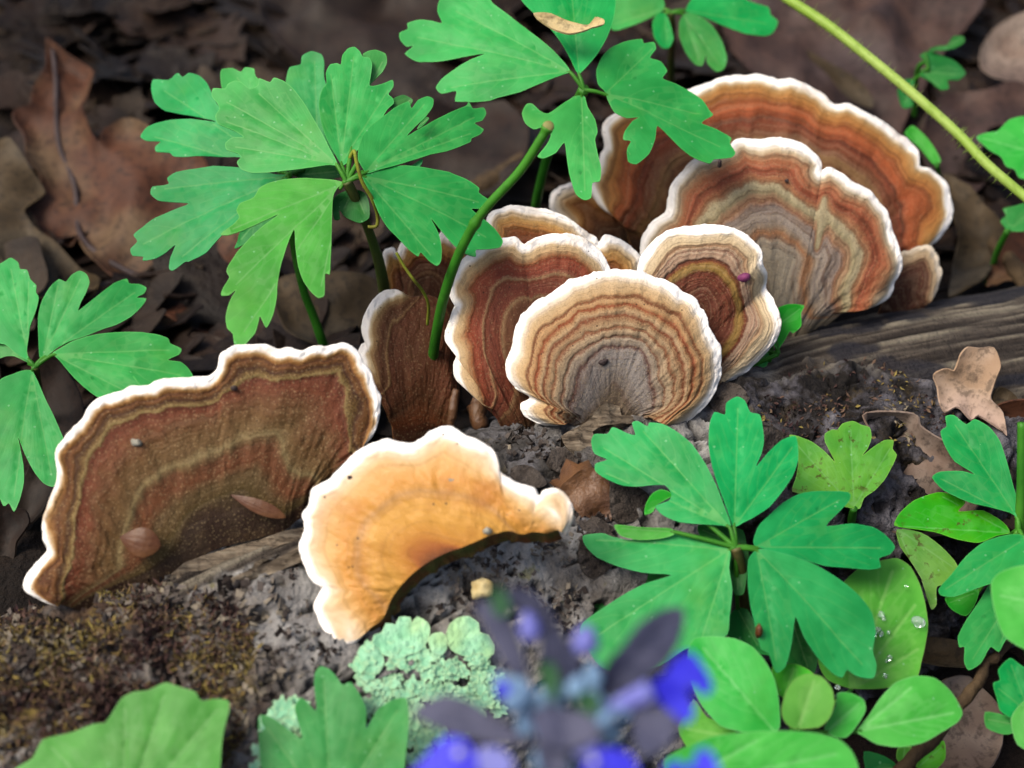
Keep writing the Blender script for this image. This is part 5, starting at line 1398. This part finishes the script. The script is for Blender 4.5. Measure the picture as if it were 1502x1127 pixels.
# ------------------------------------------------------------------ lichen
def mat_lichen():
    t = NT('lichen')
    a = t.noise(260, 5, 0.65); b = t.noise(1100, 4, 0.6); g = t.noise(90, 3, 0.5)
    c = t.mix(t.maprange(a, 0.35, 0.65), alb(128, 192, 150, k=.5), alb(162, 220, 178, k=.5))
    c = t.mix(t.math('MULTIPLY', t.maprange(g, 0.5, 0.66), 0.6), c, alb(178, 214, 146, k=.5))
    c = t.mix(t.math('MULTIPLY', t.maprange(b, 0.6, 0.72), 0.4), c, alb(90, 120, 76))
    ed = t.attr('edge')
    c = t.mix(t.math('MULTIPLY', t.maprange(ed, 0.0, 0.03, 1.0, 0.0), 0.35), c, alb(196, 222, 170, k=.5))
    nb = t.bump(t.math('ADD', a, b), 0.6, 0.0008)
    return t.out(t.principled(c, 0.85, nb, **{'Specular IOR Level': 0.2}).outputs[0])


M['lichen'] = mat_lichen()


def lobe_poly(cx, cy, r, seed, asp=1.0, rot=0.0):
    th_ = np.linspace(0, 2 * math.pi, 34, endpoint=False)
    rr_ = r * (1 + 0.16 * np.cos(5 * th_ + seed) + 0.15 * np.cos(8 * th_ + seed * 2.3) + 0.12 * np.cos(3 * th_ + seed * 1.7) + 0.07 * np.cos(13 * th_ + seed * 3.1))
    x, y = rr_ * np.cos(th_), rr_ * np.sin(th_) * asp
    return [(cx + a * math.cos(rot) - b * math.sin(rot), cy + a * math.sin(rot) + b * math.cos(rot)) for a, b in zip(x, y)]


def lichen(label, region, count, rmin, rmax, traced=(), seed=0):
    reg = np.array(region, float)
    lr = np.random.default_rng(seed)
    c0 = logpoint(*reg.mean(0))
    root = thing('lichen', c0, label, 'lichen', 'pale green lichen on the log')
    mn, mx = reg.min(0), reg.max(0)
    k = 0
    spots = [(None, p) for p in traced]
    tries = 0
    while len(spots) < count + len(traced) and tries < 6000:
        tries += 1
        p = np.array([lr.uniform(mn[0], mx[0]), lr.uniform(mn[1], mx[1])])
        if inside(p[None], reg)[0]:
            spots.append((p, None))
    for i, (p, tr) in enumerate(spots):
        poly = tr if tr is not None else lobe_poly(p[0], p[1], lr.uniform(rmin, rmax), lr.uniform(0, 9), lr.uniform(0.6, 1.0), lr.uniform(0, 3.1))
        c = np.array(poly).mean(0)
        hp, hn = onlog(c[0], c[1], bvh0)
        if hp is None:
            continue
        # broad log normal, slightly disturbed
        na_ = np.cross(Lg, np.array([0, 0, 1.0])); 
        hn = hn + lr.normal(0, 0.07 if tr is None else 0.02, 3); hn /= np.linalg.norm(hn)
        lift = 0.07 + 0.09 * lr.random() + (0.05 if tr is not None else 0.0)
        b = c
        V, F, A, b0 = leaf_geo(poly, b, hp + hn * lift, hn, [[b, b + 1]], droop=0.0, fold=0.0, und=0.05, step=4.0, seed=i + seed, k=2, curl=0.0, crinkle=0.021)
        o = mesh_obj('lobe', V, F, M['lichen'], root, A)
        solid(o, 0.018)
    return root


l2 = lambda p: Z(480, 820, 1502 / 600, p)
lichen('pale green leafy lichen on the log just below the orange fungus',
       l2([(120, 350), (170, 300), (260, 330), (420, 350), (560, 360), (640, 440), (640, 560), (560, 640), (400, 700), (300, 760), (200, 700), (130, 560), (120, 450)]), 210, 6, 15,
       traced=[l2([(165, 320), (170, 280), (200, 270), (215, 235), (250, 240), (265, 212), (305, 215), (310, 235), (330, 210), (370, 235), (378, 265), (370, 300), (350, 330), (330, 345), (290, 355), (270, 375), (240, 365), (200, 350), (190, 330)]),
               l2([(435, 280), (450, 240), (480, 215), (520, 210), (555, 235), (560, 270), (590, 280), (612, 320), (610, 350), (580, 358), (560, 345), (530, 360), (490, 355), (455, 335), (440, 310)]),
               l2([(370, 300), (385, 275), (420, 268), (440, 290), (440, 330), (420, 355), (385, 345)]),
               l2([(110, 345), (130, 315), (165, 310), (200, 340), (210, 380), (190, 420), (150, 425), (125, 390)])], seed=5)
lichen('pale green lichen patch behind the pointed three-lobed leaf at the bottom edge',
       [(372, 1130), (380, 1075), (400, 1050), (425, 1020), (455, 1010), (480, 1040), (460, 1100), (420, 1140)], 26, 7, 16, seed=15)

# ------------------------------------------------------------------ moss and crumbs on the log
def scatter_stuff(name, label, cat, region, count, mat, lo_, hi_, seed, slim=0.35, parent=None, blades=True):
    reg = np.array(region, float); lr = np.random.default_rng(seed)
    mn, mx = reg.min(0), reg.max(0)
    V, F, A = [], [], []
    made = 0
    for i in range(count * 4):
        if made >= count: break
        p = np.array([lr.uniform(mn[0], mx[0]), lr.uniform(mn[1], mx[1])])
        if not inside(p[None], reg)[0]:
            continue
        if vnoise(np.array([[p[0] / 38, p[1] / 30, seed]]), seed)[0] < lr.uniform(-0.6, 0.35):
            continue
        hp, hn = onlog(p[0], p[1])
        if hp is None: continue
        made += 1
        L = lr.uniform(lo_, hi_)
        d = hn * 0.7 + lr.normal(0, 0.6, 3); d /= np.linalg.norm(d)
        s_ = np.cross(d, lr.normal(size=3)); s_ /= np.linalg.norm(s_)
        o_ = len(V)
        tn = np.clip(0.5 + 0.5 * vnoise(np.array([[p[0] / 55, p[1] / 45, 2.0]]), seed + 1)[0] + lr.normal(0, 0.2), 0, 1)
        if blades:
            w = L * slim
            up_ = np.cross(s_, d)
            V += [hp - d * 0.03, hp + d * L * 0.5 + s_ * w, hp + d * L + up_ * L * 0.25, hp + d * L * 0.5 - s_ * w, hp + d * L * 0.45 + up_ * w * 0.5]
            F += [(o_, o_ + 1, o_ + 4), (o_ + 1, o_ + 2, o_ + 4), (o_ + 2, o_ + 3, o_ + 4), (o_ + 3, o_, o_ + 4)]
            A += [tn] * 5
        else:
            up_ = np.cross(s_, d)
            for sx, sy, sz in ((-1, -1, 0), (1, -1, 0), (1, 1, 0), (-1, 1, 0), (-1, -1, 1), (1, -1, 1), (1, 1, 1), (-1, 1, 1)):
                j = lr.uniform(0.6, 1.1, 3)
                V.append(hp + hn * (sz * L * 0.6 * j[2] - 0.03) + s_ * sx * L * 0.7 * j[0] + up_ * sy * L * 0.45 * j[1])
            F += [(o_ + 4, o_ + 5, o_ + 6, o_ + 7), (o_, o_ + 1, o_ + 5, o_ + 4), (o_ + 1, o_ + 2, o_ + 6, o_ + 5), (o_ + 2, o_ + 3, o_ + 7, o_ + 6), (o_ + 3, o_, o_ + 4, o_ + 7)]
            A += [tn] * 8
    o = mesh_obj(name, V, F, mat, parent, {'tone': A}, smooth_sh=False)
    tag(o, label, cat if parent is None else None, kind='stuff')
    return o


t = NT('brown_moss')
mc = t.ramp(t.attr('tone'), [(0.0, alb(60, 42, 44, k=.42)), (0.3, alb(92, 70, 62, k=.42)), (0.5, alb(108, 88, 74, k=.42)), (0.65, alb(128, 108, 64, k=.42)), (0.85, alb(146, 132, 72, k=.42)), (1.0, alb(140, 130, 114, k=.42))])
M['moss'] = t.out(t.principled(mc, 0.85, None, **{'Specular IOR Level': 0.08}).outputs[0])
t = NT('bark_crumb')
mc = t.ramp(t.attr('tone'), [(0.0, alb(30, 24, 22)), (0.4, alb(74, 66, 62)), (0.7, alb(112, 104, 98)), (1.0, alb(150, 140, 122))])
M['crumb'] = t.out(t.principled(mc, 0.85, t.bump(t.noise(900, 4), 0.6, 0.0006), **{'Specular IOR Level': 0.08}).outputs[0])

scatter_stuff('moss', 'brown and olive moss over the lower left of the log', 'moss', [(-30, 900), (90, 885), (230, 850), (300, 870), (360, 900), (380, 960), (350, 1010), (360, 1080), (330, 1135), (-30, 1135)], 8500, M['moss'], 0.06, 0.20, 3, slim=0.15)
scatter_stuff('bark_crumbs', 'crumbs of dark bark and soil over the moss at lower left', 'bark crumbs', [(-30, 890), (100, 880), (330, 830), (420, 870), (430, 960), (370, 1060), (360, 1135), (-30, 1135)], 1500, M['crumb'], 0.04, 0.15, 4, blades=False)
scatter_stuff('dark_moss', 'dark moss and crumbs on the bark patch at right, above the spotted leaf', 'moss', [(1100, 600), (1150, 550), (1250, 525), (1330, 545), (1400, 600), (1390, 660), (1280, 650), (1180, 640), (1100, 650)], 500, M['moss'], 0.05, 0.14, 6, slim=0.25)
scatter_stuff('bark_debris', 'dark bark debris on the log between the orange and the round fungus', 'bark debris', [(690, 660), (760, 620), (830, 640), (880, 690), (900, 780), (860, 830), (830, 720), (760, 690)], 450, M['crumb'], 0.03, 0.11, 8, blades=False)
scatter_stuff('bark_debris', 'grey bark debris on the log left of the front leaf whorl', 'bark debris', [(320, 850), (450, 800), (460, 920), (520, 960), (400, 1010), (340, 940)], 260, M['crumb'], 0.03, 0.09, 12, blades=False)
scatter_stuff('bark_debris', 'grey bark debris on the log beneath the orange fungus, by the cream chip', 'bark debris', [(700, 800), (840, 780), (870, 860), (840, 930), (740, 900), (620, 900), (650, 850)], 420, M['crumb'], 0.03, 0.11, 14, blades=False)


# ------------------------------------------------------------------ bark flakes, wood chunks and other small things
def chunk(name, poly, anchor, n, th, mat, parent=None, seed=0, rough=0.08, label=None, cat=None, group=None, step=7.0):
    """an irregular flat piece with real thickness and a broken surface"""
    V, F, A, b0 = leaf_geo(poly, np.array(poly).mean(0), anchor, n, [[np.array(poly).mean(0), np.array(poly).mean(0) + 1]], droop=0.02, fold=0.0, und=rough, step=step, seed=seed, k=2)
    V = V + n * (rough * 0.8 * fbm(V * 4.0, seed + 3, 4))[:, None]
    o = mesh_obj(name, V, F, mat, parent, A)
    solid(o, th)
    tag(o, label, cat, group)
    return o


zj = lambda p: Z(640, 560, 3.3156, p)
flakes = [
    zj([(605, 270), (640, 240), (700, 210), (760, 170), (800, 110), (860, 85), (900, 100), (905, 150), (960, 160), (960, 190), (900, 200), (830, 215), (760, 240), (790, 330), (760, 380), (700, 370), (660, 350), (625, 310)]),
    zj([(690, 660), (730, 645), (800, 670), (860, 700), (855, 730), (780, 720), (720, 740), (690, 700)]),
    zj([(850, 500), (920, 490), (1000, 520), (1040, 560), (1000, 640), (960, 680), (880, 690), (845, 640)]),
    zj([(360, 420), (430, 400), (500, 440), (540, 500), (500, 520), (430, 500), (370, 470)]),
    zj([(560, 330), (620, 320), (690, 380), (660, 430), (600, 440), (550, 400)]),
    [(250, 840), (300, 815), (380, 790), (445, 770), (450, 785), (380, 812), (310, 840), (262, 862)],
    [(300, 868), (360, 838), (440, 808), (446, 822), (380, 850), (320, 882)],
    [(1040, 590), (1062, 560), (1085, 565), (1100, 585), (1085, 605), (1055, 608)],
    [(1060, 640), (1110, 620), (1160, 640), (1150, 680), (1120, 700), (1080, 680)],
    [(850, 790), (880, 770), (905, 790), (900, 830), (870, 850), (850, 830)],
]
for i, f in enumerate(flakes):
    c = np.array(f).mean(0)
    hp, hn = onlog(c[0], c[1])
    if hp is None: continue
    nn = 0.4 * hn + 0.6 * nrm(10, 52); nn /= np.linalg.norm(nn)
    chunk('bark_flake', f, hp + nn * (0.28 if i == 0 else 0.12), nn, 0.30 if i == 0 else 0.2, M['wood_grey'] if i in (0, 5, 6) else M['bark_dark'], log, seed=60 + i, rough=0.14 if i == 0 else 0.09, step=5.0)

# brown rotten stub under the round fungus
f = zj([(600, 520), (650, 470), (720, 420), (800, 430), (845, 500), (855, 600), (850, 680), (790, 690), (720, 650), (690, 690), (660, 640), (655, 580)])
hp, hn = onlog(*np.array(f).mean(0))
nn = nrm(6, 42)
chunk('wood_stub', f, hp + nn * 0.2, nn, 0.5, M['wood_brown'], log, seed=90, rough=0.12)

# bud scales resting on the big brown fungus
def bud(label, A, B, w, d, seed):
    a, b = px2w(*B, d - 0.05), px2w(*A, d)
    ax_ = b - a; L = np.linalg.norm(ax_); ax_ /= L
    nn = nrm(8, 42); s_ = np.cross(ax_, nn); s_ /= np.linalg.norm(s_); nn = np.cross(s_, ax_)
    if nn @ nrm(0, 40) < 0: nn = -nn
    V = []; nu, nv = 22, 15
    for i in range(nu):
        u_ = i / (nu - 1)
        wd = w * (math.sin(math.pi * min(u_ * 1.02 + 0.0, 1)) ** 0.75) * (1.15 - 0.5 * u_) + 0.004
        for j in range(nv):
            q_ = -1 + 2 * j / (nv - 1)
            V.append(a + ax_ * L * u_ + s_ * wd * q_ + nn * (0.16 * wd * (1 - q_ * q_) + 0.06 * math.sin(3 * u_) + 0.005 * math.sin(14 * q_ + seed) * (1 - abs(q_))))
    o = mesh_obj('bud_scale', V, grid_faces(nu, nv), M['bud'])
    solid(o, 0.03)
    tag(o, label, 'bud scale', 'bud scales on the fungus')


p1 = w2px([logpoint(395, 745)])[1][0]
bud('narrow reddish bud scale stuck on the right of the dark brown fungus', one(zi, 870, 645), one(zi, 1090, 735), 0.13, 27.35, 1)
bud('pointed tan bud scale stuck low on the dark brown fungus', one(zi, 425, 815), one(zi, 590, 850), 0.27, 26.95, 2)

# cream chip
def pebble(name, label, cat, px, d, r, mat, seed, sq=(1, 1, 1), group=None):
    c = px2w(*px, d)
    V = []; nu, nv = 12, 16
    for i in range(nu):
        ph = -math.pi / 2 + math.pi * i / (nu - 1)
        for j in range(nv):
            th_ = 2 * math.pi * j / nv
            V.append([math.cos(ph) * math.cos(th_) * sq[0], math.cos(ph) * math.sin(th_) * sq[1], math.sin(ph) * sq[2]])
    V = np.array(V)
    V = V * (1 + 0.28 * fbm(V * 1.4 + seed, seed, 3))[:, None] * r + c
    o = mesh_obj(name, V, grid_faces(nu, nv, 0, True), mat)
    return tag(o, label, cat, group)


cp = logpoint(708, 864); dcp = w2px([cp])[1][0]
pebble('wood_chip', 'small cream chip on the log just above the purple flower', 'chip', (708, 863), dcp - 0.1, 0.19, M['chip'], 3)

t = NT('droplet_water')
M['drop'] = t.out(t.principled((0.8, 0.95, 0.85, 1), 0.05, None, **{'Transmission Weight': 0.92, 'IOR': 1.33, 'Specular IOR Level': 0.8}).outputs[0])
DROPL = ['upper water drop of the pair high on the bright oval leaf', 'lower water drop of the pair high on the bright oval leaf', 'biggest drop of the middle cluster beside the whorl tip', 'leftmost drop of the middle cluster beside the whorl tip',
         'upper right drop of the middle cluster beside the whorl tip', '', 'upper drop of the small pair low on the bright oval leaf', 'lower drop of the small pair low on the bright oval leaf', 'topmost lone water speck on the bright oval leaf',
         'lowest water speck at the foot of the bright oval leaf', 'water drop left of the stalk of the bright oval leaf', 'tiny speck at the right end of the middle drop cluster']
for i, (x, y, r) in enumerate([(1040, 380, .055), (1052, 400, .04), (1022, 455, .07), (1008, 470, .05), (1042, 468, .045), (1212, 412, .11), (1080, 578, .045), (1066, 592, .035), (1155, 250, .03), (1060, 660, .035), (840, 715, .045), (1075, 462, .03)]):
    p = one(zk, x, y)
    anc = px2w(*one(zk, 900, 730), 26.2 + 1.2)
    w = on_plane(np.array([p]), anc, nrm(6, 60))[0]
    dpt = w2px([w])[1][0] - 0.03
    pebble('water_droplet', 'largest round water drop, on the bright leaf at lower right' if r > 0.1 else DROPL[i], 'droplet', p, dpt, r, M['drop'], 20 + i, group='droplets on the oval leaf')

pebble('dark_seed', 'tiny bluish seed at the leaf tip on the two-lobed rust fungus', 'seed', one(za, 1378, 668), 31.1, 0.07, M['rib'], 5, sq=(0.6, 0.6, 1.6))
pebble('brown_grub', 'small orange-brown grub on the front whorl leaflet', 'grub', one(zm, 700, 938), 26.55, 0.10, M['bud'], 6, sq=(0.6, 0.8, 1.4))

M['speck'] = mat_simple('pale_speck', (190, 186, 170), (120, 116, 104), 900, 0.8, 0.5)
M['purple'] = mat_simple('purple_scrap', (150, 70, 120), (120, 60, 96), 400, 0.6, 0.4)
for (bi, p, r_, mt, lab) in [(0, one(zi, 490, 436), 0.10, 'speck', 'small grey-white speck stuck high on the dark brown fungus'),
                             (0, one(zi, 885, 218), 0.06, 'rib', 'tiny black grain near the upper rim of the dark brown fungus'),
                             (1, one(z2, 985, 560), 0.08, 'speck', 'small pale disc on the orange fungus near its lower edge'),
                             (1, one(z2, 822, 330), 0.08, 'speck', 'tiny greenish speck on the upper part of the orange fungus'),
                             (1, one(z2, 355, 315), 0.05, 'rib', 'tiny dark grain on the white rim of the orange fungus'),
                             (2, one(z3, 858, 590), 0.09, 'rib', 'small dark bead at the heart of the round zoned fungus'),
                             (7, one(z3, 1345, 298), 0.13, 'purple', 'small purple scrap caught in the fold of the lilac-grey fungus'),
                             (8, one(z4, 858, 425), 0.05, 'rib', 'tiny dark grain near the crease of the two-lobed rust fungus'),
                             (8, one(z4, 1070, 795), 0.06, 'rib', 'tiny dark grain low on the right of the two-lobed rust fungus')]:
    an_, nn_, bg_ = BR[bi]
    w_ = on_plane(np.array([p], float), an_, nn_)[0] + nn_ * (bg_ * 0.8 + 0.02)
    pz, dz_ = w2px([w_])
    pebble('speck', lab, 'speck', p, dz_[0], r_, M[mt], int(p[0]), sq=(1, 0.6, 0.8))

# twigs
M['twig'] = mat_simple('twig_bark', (64, 50, 34), (98, 80, 56), 160, 0.8, 0.8, dist=0.001, k=0.33)
tag(tube('twig', [px2w(x, y, d) for x, y, d in [(1310, 1140, 27.5), (1360, 1090, 27.6), (1410, 1040, 27.8), (1440, 990, 28.2), (1470, 950, 28.6), (1530, 900, 29.2)]], (0.13, 0.11, 0.09), M['twig'], wob=0.06, seed=3), 'thin crooked brown twig at the lower right beneath the leaves', 'twig')
tag(tube('twig', [gpoint(690, 285, .9), gpoint(730, 262, 1.0), gpoint(778, 228, 1.1)], (0.25, 0.3, 0.22), M['twig'], wob=0.05, seed=5), 'short blurred orange-brown twig behind the cut green stem', 'twig')
tag(tube('twig', [gpoint(1395, 260, .8), gpoint(1430, 310, .9), gpoint(1490, 400, .9), gpoint(1540, 460, .9)], (0.16, 0.2, 0.2), M['twig'], wob=0.05, seed=7), 'pale blurred twig leaning down at the right edge', 'twig')
tag(tube('twig', [px2w(*one(zf, 510, 830), 31.0), px2w(*one(zf, 495, 920), 30.9), px2w(*one(zf, 480, 1015), 31.0)], (0.07, 0.10, 0.07), M['wood_brown'], wob=0.02, seed=9), 'short brown woody sliver beside the base of the upright fungus', 'twig')
tag(tube('twig', [px2w(*one(zj, 190, 100), 31.3), px2w(*one(zj, 215, 200), 31.2), px2w(*one(zj, 240, 280), 31.3)], (0.22, 0.16, 0.1), M['wood_brown'], wob=0.06, seed=10), 'brown splinter of wood between the upright and red-brown fungi', 'twig')
tag(tube('twig', [px2w(*one(ze, 140, 130), 27.1), px2w(*one(ze, 240, 80), 27.2), px2w(*one(ze, 380, 40), 27.4), px2w(*one(ze, 480, 55), 27.3)], (0.05, 0.14, 0.12, 0.06), M['bark_dark'], wob=0.06, seed=12), 'dark bark sliver on the moss below the left fungus', 'twig')

# ------------------------------------------------------------------ bugle flower in front
FD = 16.4
bug = thing('bugle_flower', px2w(800, 1500, 22.0), 'out-of-focus purple-blue bugle flower spike in front, bottom centre', 'flower')


def bract(poly, base_, tip, nv, dd, mat, name='bract'):
    leaflet(bug, name, zl(poly), one(zl, *base_), px2w(*one(zl, *base_), FD + dd), nrm(*nv), [one(zl, *tip)], mat, droop=0.08, und=0.05, fold=0.15, step=9.0, th=0.03)


bract([(60, 600), (120, 560), (220, 530), (320, 560), (430, 630), (520, 690), (600, 740), (520, 760), (400, 745), (280, 720), (180, 680), (100, 640)], (600, 745), (70, 600), (-20, 62), 0.0, 'bract')
bract([(340, 150), (400, 130), (480, 180), (530, 260), (560, 350), (580, 450), (550, 490), (490, 420), (430, 320), (380, 230)], (570, 480), (360, 150), (-14, 36), 0.3, 'bract')
bract([(460, 110), (540, 70), (620, 100), (690, 180), (740, 280), (720, 330), (640, 280), (560, 200)], (720, 330), (500, 90), (0, 30), 0.5, 'bract')
bract([(1280, 150), (1290, 220), (1250, 330), (1180, 420), (1100, 470), (1000, 520), (930, 560), (900, 480), (940, 390), (1000, 330), (1080, 230), (1180, 170)], (910, 540), (1280, 160), (16, 46), 0.2, 'bract')
bract([(1050, 620), (1120, 590), (1200, 610), (1250, 660), (1220, 740), (1130, 810), (1070, 800), (1045, 720)], (1000, 640), (1200, 760), (14, 70), -0.2, 'bract')
bract([(640, 300), (700, 260), (760, 320), (790, 420), (770, 500), (700, 480), (650, 400)], (720, 500), (700, 265), (0, 34), 0.1, 'bract')
bract([(730, 300), (800, 320), (815, 430), (770, 490), (740, 420)], (770, 490), (760, 310), (10, 34), 0.0, 'bract')
bract([(600, 620), (700, 590), (850, 630), (900, 720), (780, 780), (640, 760)], (740, 600), (760, 770), (0, 70), -0.3, 'bract')
bract([(420, 110), (450, 70), (495, 110), (500, 170), (470, 200), (430, 170)], (490, 200), (445, 80), (-8, 36), 0.2, 'bract_green')
bract([(640, 420), (690, 400), (720, 470), (700, 560), (660, 520)], (690, 560), (660, 420), (0, 44), -0.2, 'bract_green')
bract([(800, 560), (860, 520), (900, 560), (880, 620), (820, 640)], (830, 640), (890, 540), (0, 44), -0.25, 'bract_green')
bract([(430, 440), (520, 470), (600, 560), (600, 640), (520, 600), (450, 520)], (610, 640), (440, 450), (-10, 50), 0.0, 'calyx')
bract([(620, 760), (700, 740), (760, 800), (740, 900), (650, 880)], (690, 740), (690, 890), (0, 72), -0.35, 'bract')


def bract_petal(poly, base_, tips, nv, dd, mat='blue'):
    leaflet(bug, 'floret', zl(poly), one(zl, *base_), px2w(*one(zl, *base_), FD + dd), nrm(*nv), [one(zl, *q_) for q_ in tips], mat, droop=0.12, und=0.04, fold=-0.1, step=8.0, th=0.025)


bract_petal([(1200, 440), (1240, 370), (1310, 345), (1350, 390), (1390, 450), (1405, 510), (1370, 540), (1320, 500), (1290, 515), (1322, 600), (1300, 660), (1240, 640), (1180, 580), (1120, 540), (1080, 520), (1130, 490)], (1100, 520), [(1390, 500), (1300, 640), (1310, 360)], (10, 56), -0.1)
bract_petal([(160, 770), (220, 720), (300, 730), (350, 790), (400, 830), (390, 890), (250, 930), (100, 930), (60, 880), (90, 850)], (420, 860), [(100, 900), (230, 730)], (-8, 60), -0.3)
bract_petal([(820, 870), (880, 790), (960, 770), (1040, 800), (1075, 870), (1060, 930), (950, 950), (830, 930)], (850, 800), [(960, 940), (1060, 880)], (4, 62), -0.5)
bract_petal([(1190, 850), (1250, 830), (1300, 860), (1320, 830), (1330, 790), (1370, 770), (1410, 810), (1440, 890), (1420, 960), (1300, 960), (1200, 930)], (1180, 930), [(1400, 820), (1260, 840)], (8, 60), -0.6)
bract_petal([(440, 500), (480, 480), (510, 510), (490, 550), (450, 540)], (510, 530), [(450, 510)], (-8, 50), 0.0)
bract_petal([(770, 740), (850, 720), (900, 760), (880, 820), (800, 810)], (840, 730), [(840, 810)], (0, 60), -0.4, 'lilac')
bract_petal([(360, 780), (450, 770), (520, 830), (500, 900), (380, 890)], (480, 790), [(400, 880)], (0, 60), -0.35, 'lilac')


def ell(name, cpx, dd, r, mat, axis_px=(0, -1), seed=0):
    c = px2w(*one(zl, *cpx), FD + dd)
    nu, nv = 12, 14
    up_ = RGT * axis_px[0] - UPV * axis_px[1]; up_ /= np.linalg.norm(up_)
    s_ = np.cross(up_, FWD); f_ = np.cross(s_, up_)
    V = []
    for i in range(nu):
        ph = -math.pi / 2 + math.pi * i / (nu - 1)
        for j in range(nv):
            th_ = 2 * math.pi * j / nv
            k_ = math.cos(ph) * (1 - 0.25 * math.sin(ph))
            V.append(c + up_ * math.sin(ph) * r[1] + s_ * k_ * math.cos(th_) * r[0] + f_ * k_ * math.sin(th_) * r[0])
    V = np.array(V); V += 0.02 * np.stack([fbm(V * 4, seed, 2), fbm(V * 4, seed + 1, 2), fbm(V * 4, seed + 2, 2)], 1)
    mesh_obj(name, V, grid_faces(nu, nv, 0, True), M[mat], bug)


ell('bud', (590, 240), 0.2, (0.11, 0.16), 'lilac', (-.2, -1), 1)
ell('bud', (840, 300), 0.0, (0.14, 0.16), 'lilac', (.2, -1), 2)
ell('bud', (930, 640), -0.3, (0.09, 0.12), 'calyx', (.5, -.5), 3)
ell('bud', (520, 580), -0.2, (0.09, 0.11), 'calyx', (-.5, -.5), 4)
for i, (x, y) in enumerate([(560, 520), (640, 560), (720, 540), (800, 500), (870, 450), (880, 560), (820, 680), (740, 650), (660, 680), (580, 660), (690, 760), (760, 860), (640, 830), (960, 720), (900, 660), (1000, 600)]):
    ell('calyx', (x, y), 0.05 * ((i * 7) % 5) - 0.1, (0.10, 0.15), 'calyx', (((i * 3) % 5 - 2) * .3, -1), 10 + i)
V, F = tube_geo(smooth([px2w(*one(zl, 900, 640), FD), px2w(*one(zl, 1000, 580), FD - 0.1), px2w(*one(zl, 1130, 520), FD - 0.15)], False, 6), np.linspace(0.07, 0.13, 13), 10)
mesh_obj('floret_tube', V, F, M['lilac'], bug)
V, F = tube_geo(smooth([px2w(*one(zl, 740, 430), FD + 0.3), px2w(*one(zl, 730, 700), FD + 0.2), px2w(*one(zl, 720, 950), FD + 0.3), px2w(795, 1260, FD + 1.2), px2w(800, 1500, 22.0), px2w(805, 1640, 27.0)], False, 6), np.linspace(0.10, 0.18, 31), 10)
mesh_obj('stem', V, F, M['bract_green'], bug)
for i, (x, y) in enumerate([(300, 800), (900, 830)]):
    ell('petal_eye', (x - 20, y), -0.62, (0.045, 0.045), 'pale_eye', (0, -1), 40 + i)

for o in bpy.data.objects:
    for k_ in ('loc_x', 'loc_y', 'loc_z'):
        if k_ in o:
            del o[k_]
